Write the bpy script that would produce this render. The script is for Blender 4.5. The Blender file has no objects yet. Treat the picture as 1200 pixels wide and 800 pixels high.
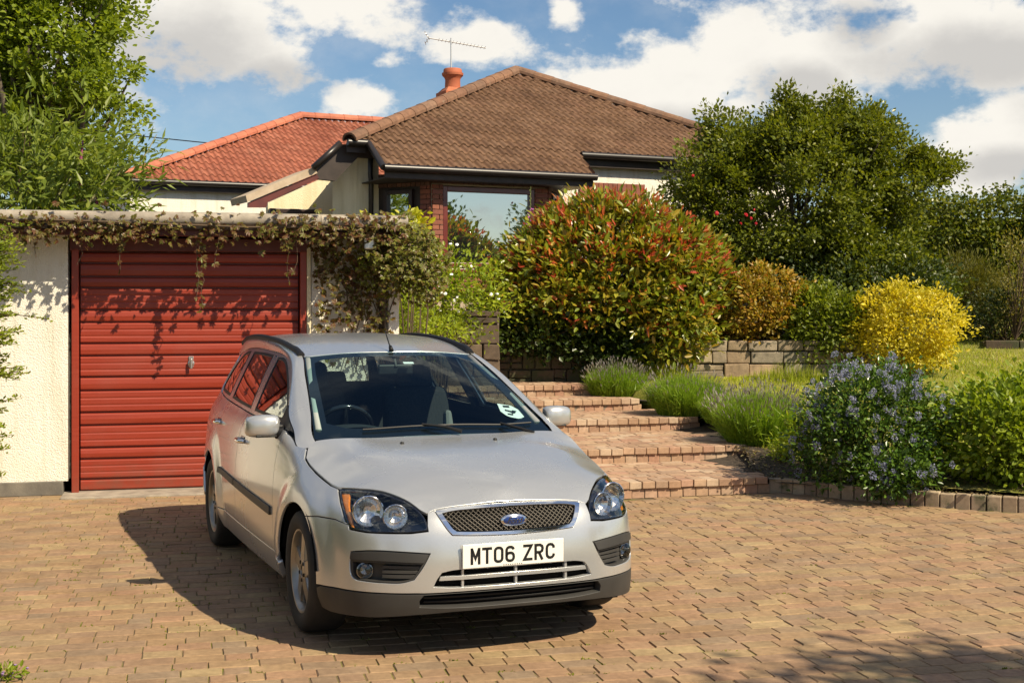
import bpy, bmesh, math, random
import numpy as np
from math import sin, cos, pi, radians
from mathutils import Vector, Matrix, geometry
R = np.random.default_rng(7)
random.seed(7)
sc = bpy.context.scene
COL = sc.collection

# ---------------------------------------------------------------- camera
FPX, CAMH, HOR = 1575.0, 1.70, 354.0          # focal length and horizon row of the 1200 px wide photograph
cam = bpy.data.cameras.new('camera')
cam.sensor_width = 36.0
cam.lens = FPX / 1200 * 36.0
cam.shift_y = -(400 - HOR) / 1200
cam.clip_start, cam.clip_end = 0.1, 2000
camo = bpy.data.objects.new('camera', cam); COL.objects.link(camo)
camo.location = (0, 0, CAMH); camo.rotation_euler = (radians(90), 0, 0)
sc.camera = camo

# ---------------------------------------------------------------- sun, sky, exposure
SUN_EL = radians(44); SUN_AZ = math.atan2(.80, -.60)      # azimuth from +Y towards +X
SUNV = Vector((sin(SUN_AZ) * cos(SUN_EL), cos(SUN_AZ) * cos(SUN_EL), sin(SUN_EL)))
sl = bpy.data.lights.new('sun', 'SUN'); sl.energy = 5.0; sl.angle = radians(.55); sl.color = (1.0, .865, .635)
so = bpy.data.objects.new('sun', sl); COL.objects.link(so); so.location = (20, -15, 25)
so.rotation_euler = SUNV.to_track_quat('Z', 'Y').to_euler()
sc.view_settings.view_transform = 'Standard'; sc.view_settings.look = 'None'
sc.view_settings.exposure = 0.50; sc.view_settings.gamma = 1.0; sc.view_settings.use_curve_mapping = False

W = bpy.data.worlds.new('World'); sc.world = W; W.use_nodes = True
nt = W.node_tree; nt.nodes.clear()
def wn(t, **k):
    n = nt.nodes.new(t)
    for a, b in k.items(): setattr(n, a, b)
    return n
def wmath(op, a, b=None, clamp=False):
    n = wn('ShaderNodeMath', operation=op, use_clamp=clamp)
    for i, v in enumerate((a, b)):
        if v is None: continue
        if isinstance(v, (int, float)): n.inputs[i].default_value = v
        else: nt.links.new(v, n.inputs[i])
    return n.outputs[0]
def wvec(op, a, b=None, out=0):
    n = wn('ShaderNodeVectorMath', operation=op)
    for i, v in enumerate((a, b)):
        if v is None: continue
        if isinstance(v, tuple): n.inputs[i].default_value = v
        else: nt.links.new(v, n.inputs[i])
    return n.outputs[out]
def wmap(v, a, b, c=0., d=1.):
    n = wn('ShaderNodeMapRange', interpolation_type='SMOOTHSTEP')
    nt.links.new(v, n.inputs[0])
    for i, k in enumerate((a, b, c, d)): n.inputs[i + 1].default_value = k
    return n.outputs[0]
def wnoise(vec, scale, detail, rough=.55):
    n = wn('ShaderNodeTexNoise'); nt.links.new(vec, n.inputs['Vector'])
    n.inputs['Scale'].default_value = scale; n.inputs['Detail'].default_value = detail; n.inputs['Roughness'].default_value = rough
    return n.outputs[0]
def wmix(f, a, b):
    n = wn('ShaderNodeMix', data_type='RGBA')
    if isinstance(f, float): n.inputs[0].default_value = f
    else: nt.links.new(f, n.inputs[0])
    for i, v in ((6, a), (7, b)):
        if isinstance(v, tuple): n.inputs[i].default_value = v
        else: nt.links.new(v, n.inputs[i])
    return n.outputs[2]
sky = wn('ShaderNodeTexSky', sky_type='NISHITA', sun_disc=False)
sky.sun_elevation = SUN_EL; sky.sun_rotation = SUN_AZ; sky.altitude = 50; sky.air_density = 1.0; sky.dust_density = .5; sky.ozone_density = 2.5
SKY_STR = .072
tc = wn('ShaderNodeTexCoord'); D = tc.outputs['Generated']
sep = wn('ShaderNodeSeparateXYZ'); nt.links.new(D, sep.inputs[0])
az = wmath('ARCTAN2', sep.outputs[0], sep.outputs[1]); el = wmath('ARCSINE', sep.outputs[2])
cmb = wn('ShaderNodeCombineXYZ'); nt.links.new(az, cmb.inputs[0]); nt.links.new(el, cmb.inputs[1]); AE = cmb.outputs[0]
DS = wvec('MULTIPLY', D, (1, 1, 1.5))
n1 = wnoise(DS, 13.0, 9, .6); n2 = wnoise(DS, 34.0, 7, .62); n3 = wnoise(DS, 4.0, 5, .5)
def blobs(lst):
    acc = None
    for cx, cy, rx, ry in lst:                                # clouds by bearing and height
        c = ((cx - 600) / FPX, (HOR - cy) / FPX, 0); r = (rx / FPX, ry / FPX, 1)
        v = wmath('SUBTRACT', 1.0, wvec('LENGTH', wvec('DIVIDE', wvec('SUBTRACT', AE, c), r), out=1))
        acc = v if acc is None else wmath('MAXIMUM', acc, v)
    return acc
cl = blobs([(250, 20, 225, 112), (392, 12, 100, 58), (330, 70, 130, 60), (412, 122, 62, 44), (560, 52, 68, 36), (662, 15, 34, 38), (800, 100, 170, 90), (730, 110, 110, 60), (850, 55, 100, 55),
            (945, 65, 100, 90), (1110, 45, 200, 110), (1160, 165, 140, 60), (1120, 205, 80, 34), (-60, 60, 300, 120), (1330, 110, 180, 140)])
far = wmath('MAXIMUM', wmap(wmath('ABSOLUTE', az), .42, .62), wmap(el, .25, .40))
gen = wmath('MULTIPLY', wmath('SUBTRACT', wmath('MULTIPLY', n3, 2.6), 1.25), far)
gen = wmath('SUBTRACT', gen, wmath('MULTIPLY', wmath('SUBTRACT', 1.0, far), .6))
dens = wmath('MAXIMUM', cl, gen)
dens = wmath('ADD', dens, wmath('MULTIPLY', wmath('SUBTRACT', n1, .5), 3.0))
dens = wmath('ADD', dens, wmath('MULTIPLY', wmath('SUBTRACT', n2, .5), .9))
mask = wmap(dens, .08, .62)
wisp = wmath('MULTIPLY', wmap(wnoise(DS, 5.0, 8, .62), .44, .74), .30)
mask = wmath('MAXIMUM', mask, wisp)
shade = blobs([(215, 75, 170, 75), (330, 95, 120, 40), (1130, 88, 210, 55), (930, 110, 90, 40), (1000, 45, 70, 45), (-40, 110, 260, 80), (1330, 140, 200, 80), (1180, 205, 130, 30), (800, 150, 160, 30)])
gs = wmath('MULTIPLY', wmath('SUBTRACT', wnoise(DS, 3.0, 4, .5), .38), 2.2)
shade = wmath('MAXIMUM', shade, wmath('MULTIPLY', gs, far))
shade = wmath('ADD', shade, wmath('MULTIPLY', wmath('SUBTRACT', n1, .5), 1.2))
ccol = wmix(wmap(shade, .0, .85), (.98, .94, .86, 1), (.64, .62, .59, 1))
skyc = wn('ShaderNodeHueSaturation'); nt.links.new(sky.outputs[0], skyc.inputs['Color']); skyc.inputs['Saturation'].default_value = 1.12
bg1 = wn('ShaderNodeBackground'); nt.links.new(skyc.outputs[0], bg1.inputs[0]); bg1.inputs[1].default_value = SKY_STR
bg2 = wn('ShaderNodeBackground'); nt.links.new(ccol, bg2.inputs[0]); bg2.inputs[1].default_value = .70
mx = wn('ShaderNodeMixShader'); nt.links.new(mask, mx.inputs[0]); nt.links.new(bg1.outputs[0], mx.inputs[1]); nt.links.new(bg2.outputs[0], mx.inputs[2])
wo = wn('ShaderNodeOutputWorld'); nt.links.new(mx.outputs[0], wo.inputs[0])

# ---------------------------------------------------------------- naming and parenting
def tag(o, label=None, cat=None, group=None, kind=None):
    if label: o['label'] = label
    if cat: o['category'] = cat
    if group: o['group'] = group
    if kind: o['kind'] = kind
    return o
def thing(name, label, cat, loc=(0, 0, 0), rz=0, group=None):
    o = bpy.data.objects.new(name, None); COL.objects.link(o)
    o.location = loc; o.rotation_euler = (0, 0, rz); o.empty_display_size = .2
    return tag(o, label, cat, group)
def link(name, me, parent=None, loc=None, rot=None, scale=None, kind=None):
    o = bpy.data.objects.new(name, me); COL.objects.link(o)
    if parent is not None: o.parent = parent
    if loc is not None: o.location = loc
    if rot is not None: o.rotation_euler = rot
    if scale is not None: o.scale = scale
    if kind: o['kind'] = kind
    return o
def mesh_np(name, V, F, mats=(), smooth=False, mi=None, normals=None):
    """V (n,3) array, F list of tuples or (m,k) array"""
    me = bpy.data.meshes.new(name)
    V = np.asarray(V, np.float32)
    if isinstance(F, np.ndarray):
        m, k = F.shape; lo = F.ravel().astype(np.int32); st = np.arange(m, dtype=np.int32) * k
    else:
        ln = np.array([len(f) for f in F], np.int32); lo = np.array([i for f in F for i in f], np.int32)
        st = np.concatenate([[0], np.cumsum(ln)[:-1]]).astype(np.int32); m = len(F)
    me.vertices.add(len(V)); me.vertices.foreach_set('co', V.ravel())
    me.loops.add(len(lo)); me.loops.foreach_set('vertex_index', lo)
    me.polygons.add(m); me.polygons.foreach_set('loop_start', st)
    for a in (mats if isinstance(mats, (list, tuple)) else [mats]): me.materials.append(a)
    if mi is not None: me.polygons.foreach_set('material_index', np.asarray(mi, np.int32))
    me.polygons.foreach_set('use_smooth', np.full(m, smooth))
    me.update(calc_edges=True); me.validate()
    if normals is not None: me.normals_split_custom_set_from_vertices(np.asarray(normals, np.float32))
    return me
class MB:
    """collects shapes into one mesh"""
    def __init__(s): s.v = []; s.f = []; s.n = 0; s.m = []
    def add(s, V, F, mi=0):
        V = [tuple(map(float, p)) for p in V]
        s.v += V; s.f += [tuple(int(i) + s.n for i in f) for f in F]; s.m += [mi] * len(F); s.n += len(V); return s
    def box(s, c, d, M=None, mi=0, taper=0):
        x, y, z = [k / 2 for k in d]; t = 1 - taper
        V = [(-x, -y, -z), (x, -y, -z), (x, y, -z), (-x, y, -z), (-x * t, -y * t, z), (x * t, -y * t, z), (x * t, y * t, z), (-x * t, y * t, z)]
        if M is not None: V = [tuple(M @ Vector(p)) for p in V]
        V = [(p[0] + c[0], p[1] + c[1], p[2] + c[2]) for p in V]
        return s.add(V, [(0, 3, 2, 1), (4, 5, 6, 7), (0, 1, 5, 4), (1, 2, 6, 5), (2, 3, 7, 6), (3, 0, 4, 7)], mi)
    def prism(s, poly, ax, a, b, mi=0):
        """polygon extruded from a to b along axis ax (0,1,2); poly gives the other two coordinates"""
        n = len(poly); V = []
        for t in (a, b):
            for p in poly:
                q = list(p); q.insert(ax, t); V.append(q)
        F = [tuple(range(n))[::-1], tuple(range(n, 2 * n))] + [(i, (i + 1) % n, n + (i + 1) % n, n + i) for i in range(n)]
        return s.add(V, F, mi)
    def extr(s, poly, d, mi=0):
        """closed 3-D polygon extruded by the vector d"""
        n = len(poly); V = [tuple(p) for p in poly] + [tuple(np.array(p) + d) for p in poly]
        F = [tuple(range(n))[::-1], tuple(range(n, 2 * n))] + [(i, (i + 1) % n, n + (i + 1) % n, n + i) for i in range(n)]
        return s.add(V, F, mi)
    def tube(s, pts, r, k=8, cap=True, mi=0):
        pts = [Vector(p) for p in pts]; n = len(pts); V = []; F = []
        rr = r if isinstance(r, (list, tuple, np.ndarray)) else [r] * n
        up = None
        for i, p in enumerate(pts):
            t = (pts[min(i + 1, n - 1)] - pts[max(i - 1, 0)]).normalized()
            if up is None: up = Vector((0, 0, 1)) if abs(t.z) < .9 else Vector((1, 0, 0))
            a = t.cross(up).normalized(); b = a.cross(t).normalized(); up = b
            for j in range(k):
                w = 2 * pi * j / k; q = p + (a * cos(w) + b * sin(w)) * rr[i]; V.append(tuple(q))
        for i in range(n - 1):
            for j in range(k): F.append((i * k + j, i * k + (j + 1) % k, (i + 1) * k + (j + 1) % k, (i + 1) * k + j))
        if cap: F += [tuple(range(k))[::-1], tuple(range((n - 1) * k, n * k))]
        return s.add(V, F, mi)
    def lathe(s, prof, k=32, M=None, mi=0, close=False):
        """profile of (r, h) turned about local z"""
        n = len(prof); V = []; F = []
        for i in range(k):
            w = 2 * pi * i / k
            for r, hh in prof: V.append((r * cos(w), r * sin(w), hh))
        for i in range(k):
            for j in range(n - 1 + (1 if close else 0)):
                a, b = i * n + j, i * n + (j + 1) % n; c, d = ((i + 1) % k) * n + (j + 1) % n, ((i + 1) % k) * n + j
                F.append((a, d, c, b))
        if M is not None: V = [tuple(M @ Vector(p)) for p in V]
        return s.add(V, F, mi)
    def grid(s, G, mi=0, flip=False):
        """G[i][j] points"""
        n, m = len(G), len(G[0]); V = [p for r in G for p in r]
        F = [(i * m + j, i * m + j + 1, (i + 1) * m + j + 1, (i + 1) * m + j) for i in range(n - 1) for j in range(m - 1)]
        if flip: F = [f[::-1] for f in F]
        return s.add(V, F, mi)
    def mesh(s, name, mats, smooth=False):
        return mesh_np(name, np.array(s.v), s.f, mats, smooth, s.m)
    def build(s, name, mats, parent=None, smooth=False, kind=None, bevel=0, sharp=None, seg=2):
        o = link(name, s.mesh(name, mats, smooth), parent, kind=kind)
        if bevel:
            b = o.modifiers.new('bevel', 'BEVEL'); b.width = bevel; b.segments = seg; b.limit_method = 'ANGLE'; b.angle_limit = radians(30); b.harden_normals = False
        if smooth and sharp is not None:
            o.data.set_sharp_from_angle(angle=radians(sharp))
        return o
def RZ(a): return Matrix.Rotation(a, 3, 'Z')

# ---------------------------------------------------------------- materials
def M(name, col, rough=.6, metal=0., spec=.5, coat=0., build=None, **k):
    m = bpy.data.materials.new(name); m.use_nodes = True; t = m.node_tree; b = t.nodes['Principled BSDF']
    b.inputs['Base Color'].default_value = (*col, 1); b.inputs['Roughness'].default_value = rough; b.inputs['Metallic'].default_value = metal
    b.inputs['Specular IOR Level'].default_value = spec; b.inputs['Coat Weight'].default_value = coat; b.inputs['Coat Roughness'].default_value = .10
    if build: build(t, b)
    return m
class T:
    """short node helper"""
    def __init__(s, t): s.t = t
    def n(s, typ, **k):
        x = s.t.nodes.new(typ)
        for a, b in k.items(): setattr(x, a, b)
        return x
    def l(s, a, b): s.t.links.new(a, b)
    def co(s, which='Object', scale=None):
        o = s.n('ShaderNodeTexCoord').outputs[which]
        if scale is not None:
            v = s.n('ShaderNodeVectorMath', operation='MULTIPLY'); s.l(o, v.inputs[0]); v.inputs[1].default_value = scale; o = v.outputs[0]
        return o
    def noise(s, sc, det=4, ro=.55, v=None, out=0):
        x = s.n('ShaderNodeTexNoise'); x.inputs['Scale'].default_value = sc; x.inputs['Detail'].default_value = det; x.inputs['Roughness'].default_value = ro
        s.l(v if v is not None else s.co(), x.inputs['Vector']); return x.outputs[out]
    def vor(s, sc, v=None, out=0, feat='F1'):
        x = s.n('ShaderNodeTexVoronoi', feature=feat); x.inputs['Scale'].default_value = sc
        s.l(v if v is not None else s.co(), x.inputs['Vector']); return x.outputs[out]
    def ramp(s, f, stops, interp='LINEAR'):
        x = s.n('ShaderNodeValToRGB'); x.color_ramp.interpolation = interp; e = x.color_ramp.elements
        while len(e) < len(stops): e.new(.5)
        for i, (p, c) in enumerate(stops):
            e[i].position = p; e[i].color = (*c, 1) if len(c) == 3 else c
        s.l(f, x.inputs[0]); return x.outputs[0]
    def mix(s, f, a, b, mode='MIX'):
        x = s.n('ShaderNodeMix', data_type='RGBA', blend_type=mode)
        for i, v in ((0, f), (6, a), (7, b)):
            if isinstance(v, (int, float)): x.inputs[i].default_value = v
            elif isinstance(v, tuple): x.inputs[i].default_value = (*v, 1) if len(v) == 3 else v
            else: s.l(v, x.inputs[i])
        return x.outputs[2]
    def math(s, op, a, b=0., clamp=False):
        x = s.n('ShaderNodeMath', operation=op, use_clamp=clamp)
        for i, v in enumerate((a, b)):
            if isinstance(v, (int, float)): x.inputs[i].default_value = v
            else: s.l(v, x.inputs[i])
        return x.outputs[0]
    def mr(s, v, a, b, c=0., d=1.):
        x = s.n('ShaderNodeMapRange'); s.l(v, x.inputs[0])
        for i, k in enumerate((a, b, c, d)): x.inputs[i + 1].default_value = k
        return x.outputs[0]
    def rnd(s):
        """one random number per object and per loose piece of a mesh"""
        a = s.n('ShaderNodeObjectInfo').outputs['Random']; b = s.n('ShaderNodeNewGeometry').outputs['Random Per Island']
        return s.math('FRACT', s.math('ADD', a, s.math('MULTIPLY', b, 7.31)))
    def bump(s, b, hgt, strength=.4, dist=.01):
        x = s.n('ShaderNodeBump'); x.inputs['Strength'].default_value = strength; x.inputs['Distance'].default_value = dist
        s.l(hgt, x.inputs['Height']); s.l(x.outputs[0], b.inputs['Normal'])
def noisy(c1, c2, sc=8, bump=.3, bsc=60, dist=.004, det=6):
    def f(t, b):
        h = T(t); n = h.noise(sc, det)
        h.l(h.ramp(n, [(.3, c1), (.7, c2)]), b.inputs['Base Color'])
        if bump: h.bump(b, h.noise(bsc, 4), bump, dist)
    return f
def pieces(cols, sc=30, var=.35, bump=.35, moss=None, bsc=None):
    """alike pieces (bricks, tiles, stones): own tint for each piece, grain and weathering on top"""
    def f(t, b):
        h = T(t); r = h.rnd()
        c = h.ramp(r, [(i / max(1, len(cols) - 1), k) for i, k in enumerate(cols)])
        P = h.n('ShaderNodeNewGeometry').outputs['Position']
        n = h.noise(sc, 6, .65, P); n2 = h.noise(sc * .12, 4, .6, P)
        c = h.mix(1., c, h.ramp(n, [(.25, (1 - var,) * 3), (.75, (1 + var * .6,) * 3)]), 'MULTIPLY')
        c = h.mix(1., c, h.ramp(n2, [(.3, (.80, .78, .76)), (.7, (1.12, 1.12, 1.1))]), 'MULTIPLY')
        if moss: c = h.mix(h.mr(h.noise(moss[1], 6, .7, P), moss[2], moss[2] + .10), c, moss[0])
        h.l(c, b.inputs['Base Color']); h.bump(b, h.noise(bsc or sc * 3, 5, .65, P), bump, .006)
    return f
def leafmat(name, cols, trans=.35, rough=.45, spec=.4, gain=1.0):
    m = bpy.data.materials.new(name); m.use_nodes = True; t = m.node_tree; h = T(t); b = t.nodes['Principled BSDF']
    c = h.ramp(h.rnd(), [(i / max(1, len(cols) - 1), tuple(a * gain * w for a, w in zip(k, (1.0, 1.06, .80)))) for i, k in enumerate(cols)])
    P = h.n('ShaderNodeNewGeometry').outputs['Position']
    c = h.mix(1., c, h.ramp(h.noise(2.2, 3, .5, P), [(.3, (.78, .80, .78)), (.7, (1.18, 1.14, 1.0))]), 'MULTIPLY')
    h.l(c, b.inputs['Base Color']); b.inputs['Roughness'].default_value = rough; b.inputs['Specular IOR Level'].default_value = spec
    tr = h.n('ShaderNodeBsdfTranslucent'); h.l(h.mix(1., c, (1.5, 1.45, .6), 'MULTIPLY'), tr.inputs[0])
    mx = h.n('ShaderNodeMixShader'); mx.inputs[0].default_value = trans
    h.l(b.outputs[0], mx.inputs[1]); h.l(tr.outputs[0], mx.inputs[2]); h.l(mx.outputs[0], t.nodes['Material Output'].inputs[0])
    return m
# ================================================================ the estate car
def catmull(P, n):
    P = np.asarray(P, float); Q = np.vstack([2 * P[0] - P[1], P, 2 * P[-1] - P[-2]]); out = []
    for i in range(len(P) - 1):
        p0, p1, p2, p3 = Q[i:i + 4]; t = np.linspace(0, 1, n, endpoint=False)[:, None]
        d1 = np.linalg.norm(p2 - p1); d0 = np.linalg.norm(p1 - p0) + 1e-9; d2 = np.linalg.norm(p3 - p2) + 1e-9
        m1 = ((p2 - p1) / d1 * d0 + (p1 - p0) / d0 * d1) / (d0 + d1) * d1
        m2 = ((p3 - p2) / d2 * d1 + (p2 - p1) / d1 * d2) / (d1 + d2) * d1
        out.append((2 * t**3 - 3 * t**2 + 1) * p1 + (t**3 - 2 * t**2 + t) * m1 + (-2 * t**3 + 3 * t**2) * p2 + (t**3 - t**2) * m2)
    out.append(P[-1:]); return np.vstack(out)
PLAN = np.array([(.875, 0), (.871, .15), (.858, .3), (.828, .45), (.772, .58), (.695, .68), (.59, .755), (.45, .808), (.25, .846), (0, .866), (-.45, .8790), (-.9, .8858), (-1.3, .888), (-1.7, .8867), (-2.1, .8818), (-2.5, .8735), (-2.8, .863), (-3.05, .843), (-3.3, .803), (-3.48, .72), (-3.57, .55), (-3.61, .3), (-3.62, 0)])
_m = catmull(np.vstack([PLAN[2:0:-1] * [1, -1], PLAN, PLAN[-2:-4:-1] * [1, -1]]), 24)
_a, _b = 48, 24 * (len(PLAN) + 1)
_C = _m[_a:_b + 1]; _S = np.concatenate([[0], np.cumsum(np.linalg.norm(np.diff(_C, axis=0), axis=1))])
_T = np.gradient(_m, axis=0); _N = np.stack([_T[:, 1], -_T[:, 0]], 1); _N /= np.linalg.norm(_N, axis=1)[:, None]; _N = _N[_a:_b + 1]
SMAX = float(_S[-1])
def sp(xs, ys):
    xs = np.array(xs, float); ys = np.array(ys, float); hh = np.diff(xs); d = np.diff(ys) / hh
    m = np.zeros(len(xs)); m[0] = d[0]; m[-1] = d[-1]
    for i in range(1, len(xs) - 1): m[i] = (d[i - 1] * hh[i] + d[i] * hh[i - 1]) / (hh[i] + hh[i - 1])
    def f(x):
        x = np.asarray(x, float); i = np.clip(np.searchsorted(xs, x) - 1, 0, len(hh) - 1)
        t = np.clip((x - xs[i]) / hh[i], -.5, 1.5)
        return (2 * t**3 - 3 * t**2 + 1) * ys[i] + (t**3 - 2 * t**2 + t) * hh[i] * m[i] + (-2 * t**3 + 3 * t**2) * ys[i + 1] + (t**3 - t**2) * hh[i] * m[i + 1]
    return f
P_FRONT = sp([.10, .2, .25, .3, .4, .5, .56, .62, .68, .74, .80, .88, 1.0], [-.075, -.03, -.012, -.003, 0, -.004, -.014, -.032, -.063, -.118, -.20, -.36, -.6])
P_REAR = sp([.1, .25, .35, .55, .65, .9, 1.0, 1.2, 1.42], [-.1, -.03, 0, 0, -.04, -.06, -.08, -.19, -.36])
P_WING = sp([.1, .22, .35, .6, .7, .8, .87, .92, .96, 1.0, 1.1], [-.06, -.02, 0, 0, -.006, -.024, -.058, -.105, -.165, -.26, -.5])
P_DOOR = sp([.1, .2, .32, .48, .62, .75, .85, .92, .97, 1.0, 1.1, 1.2, 1.3, 1.376, 1.43], [-.07, -.03, -.006, 0, 0, -.010, -.025, -.045, -.072, -.092, -.140, -.192, -.25, -.298, -.36])
def P_DOORU(z):
    t = np.asarray(z, float) - 1.0; return np.where(t > 0, -.092 - .455 * t - .21 * t * t, P_DOOR(z))
P_SHIFT = sp([-3.7, -.6, -.3, 0, .2, .4, .6, .9], [0, 0, .015, .07, .105, .14, .17, .2])
def sstep(a, b, x):
    t = np.clip((x - a) / (b - a), 0, 1); return t * t * (3 - 2 * t)
WB = 2.64
def Bf(s, z):
    """body wall: s runs along the waist from the nose, z is height"""
    s = np.asarray(s, float); z = np.asarray(z, float)
    cx = np.interp(s, _S, _C[:, 0]); cy = np.interp(s, _S, _C[:, 1]); nx = np.interp(s, _S, _N[:, 0]); ny = np.interp(s, _S, _N[:, 1])
    wf = np.clip(nx, 0, 1)**2; wr = np.clip(-nx, 0, 1)**2; ws = 1 - wf - wr
    b = sstep(.25, -.70, cx); side = P_WING(z + P_SHIFT(cx)) * (1 - b) + P_DOORU(z) * b
    fl = 0
    for wx in (0, -WB):
        d = np.hypot(cx - wx, z - .313); fl = fl + .024 * sstep(.53, .39, d) * sstep(.15, .3, z)
    o = wf * P_FRONT(z) + wr * P_REAR(z) + ws * (side + fl)
    return np.stack([cx + nx * o, cy + ny * o, z + 0 * s], -1)
def Bs(s, z):
    s = np.asarray(s, float); p = Bf(np.abs(s), z); p[..., 1] *= np.where(s < 0, -1, 1); return p
def Br(r, z):
    r = np.asarray(r, float); p = Bf(SMAX - np.abs(r), z); p[..., 1] *= np.where(r < 0, -1, 1); return p
def sx(x): return float(np.interp(-x, -_C[:, 0], _S))
def rbf(P):
    P = np.array(P, float); P = np.vstack([P, P[P[:, 1] > 1e-6] * [1, -1, 1]]); n = len(P)
    def ph(a, b):
        r2 = ((a[:, None, :] - b[None]) ** 2).sum(-1); return .5 * r2 * np.log(r2 + 1e-12)
    A = np.zeros((n + 3, n + 3)); A[:n, :n] = ph(P[:, :2], P[:, :2]); A[:n, n] = 1; A[:n, n + 1:] = P[:, :2]; A[n:, :n] = A[:n, n:].T
    w = np.linalg.solve(A, np.concatenate([P[:, 2], [0, 0, 0]]))
    def f(x, y):
        x = np.asarray(x, float); y = np.asarray(y, float); q = np.stack([x.ravel(), y.ravel()], 1)
        z = ph(q, P[:, :2]) @ w[:n] + w[n] + q @ w[n + 1:]
        return np.stack([x, y, z.reshape(x.shape)], -1)
    return f
def inside(px, py, poly):
    poly = np.asarray(poly); c = np.zeros(px.shape, bool); n = len(poly); j = n - 1
    for i in range(n):
        xi, yi = poly[i]; xj, yj = poly[j]
        m = ((yi > py) != (yj > py)) & (px < (xj - xi) * (py - yi) / ((yj - yi) or 1e-12) + xi); c ^= m; j = i
    return c
def path(*segs, n=8):
    """closed outline from smooth pieces that meet at corners"""
    out = []
    for g in segs: out.append(catmull(g, n) if len(g) > 2 else np.array(g, float))
    P = np.vstack(out); keep = np.linalg.norm(P - np.roll(P, 1, 0), axis=1) > 1e-5; return P[keep]
def dens(P, step):
    out = []
    for a, b in zip(P, np.roll(P, -1, 0)):
        k = max(1, int(math.ceil(np.linalg.norm(b - a) / step))); out += [a + (b - a) * i / k for i in range(k)]
    return np.array(out)
def area(P): x, y = P.T; return .5 * np.sum(x * np.roll(y, -1) - np.roll(x, -1) * y)
def inset(P, d):
    if area(P) < 0: P = P[::-1]
    e = np.roll(P, -1, 0) - P; e /= np.linalg.norm(e, axis=1)[:, None]; nn = np.stack([-e[:, 1], e[:, 0]], 1)
    v = nn + np.roll(nn, 1, 0); v /= np.maximum(np.linalg.norm(v, axis=1)[:, None], .3)
    c = np.maximum((v * nn).sum(1), .4)[:, None]; return P + v / c * d
def panel(name, surf, outline, mat, parent, holes=(), gap=.0022, step=.03, lip=.014, off=0., hlip=.03, flip=False, kind=None):
    """a piece of sheet lying on surf(a, b): outline and holes in (a, b), edges folded inwards"""
    O = dens(inset(np.asarray(outline, float), gap), step * .6); HS = [dens(inset(np.asarray(q, float), -gap if gap else 0), step * .5) for q in holes]
    lo, hi = O.min(0), O.max(0)
    gx, gy = np.meshgrid(np.arange(lo[0], hi[0], step), np.arange(lo[1], hi[1], step)); G = np.stack([gx.ravel(), gy.ravel()], 1)
    ok = inside(G[:, 0], G[:, 1], O)
    for q in HS: ok &= ~inside(G[:, 0], G[:, 1], q)
    bd = np.vstack([O] + HS)
    if ok.any():
        G = G[ok]; d = np.sqrt(((G[:, None] - bd[None]) ** 2).sum(-1)).min(1); G = G[d > step * .45]
    else: G = G[:0]
    pts = [Vector(p) for p in np.vstack([bd, G])]; ed = []; k = 0
    for L in [O] + HS:
        m = len(L); ed += [(k + i, k + (i + 1) % m) for i in range(m)]; k += m
    V2, _, F, _, _, _ = geometry.delaunay_2d_cdt(pts, ed, [], 0, 1e-7)
    V2 = np.array([tuple(v) for v in V2]); F = np.array([f for f in F if len(f) == 3]); c = V2[F].mean(1)
    ok = inside(c[:, 0], c[:, 1], O)
    for q in HS: ok &= ~inside(c[:, 0], c[:, 1], q)
    F = F[ok]
    def nrm(A):
        e = 1e-3; n = np.cross(surf(A[:, 0] + e, A[:, 1]) - surf(A[:, 0] - e, A[:, 1]), surf(A[:, 0], A[:, 1] + e) - surf(A[:, 0], A[:, 1] - e))
        n /= np.linalg.norm(n, axis=1)[:, None] + 1e-12; return -n if flip else n
    N = nrm(V2); P = surf(V2[:, 0], V2[:, 1]) + N * off
    if area(V2[F[0]]) < 0: F = F[:, ::-1]
    if flip: F = F[:, ::-1]
    VV = [P]; NN = [N]; FF = [tuple(f) for f in F]; k = len(P)
    for L, dep, sg in [(O, lip, 1)] + [(q, hlip, -1) for q in HS]:
        if dep <= 0: continue
        n = nrm(L); p = surf(L[:, 0], L[:, 1]) + n * off; t = np.roll(p, -1, 0) - np.roll(p, 1, 0); o = np.cross(t, n); o /= np.linalg.norm(o, axis=1)[:, None] + 1e-12
        cc = p.mean(0)
        if (((p - cc) * o).sum(1)).mean() * sg < 0: o = -o
        m = len(L); VV += [p, p - n * min(.004, dep * .3) + o * .0012, p - n * dep + o * .0012]; nn = (n + o); NN += [n * .9 + o * .3, o + n * .25, o]
        for i in range(m):
            j = (i + 1) % m
            for a in (0, 1):
                q = (k + a * m + i, k + a * m + j, k + (a + 1) * m + j, k + (a + 1) * m + i)
                q0 = np.vstack(VV)[list(q[:3])] if False else None
                FF.append(q)
        k += 3 * m
    VV = np.vstack(VV); NN = np.vstack(NN); NN /= np.linalg.norm(NN, axis=1)[:, None] + 1e-12
    fx = []
    for f in FF:
        a, b, c = VV[f[0]], VV[f[1]], VV[f[2]]
        fx.append(f if np.dot(np.cross(b - a, c - a), NN[f[0]] + NN[f[2]]) >= 0 else f[::-1])
    return link(name, mesh_np(name, VV, fx, mat, True, normals=NN), parent, kind=kind)

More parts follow.
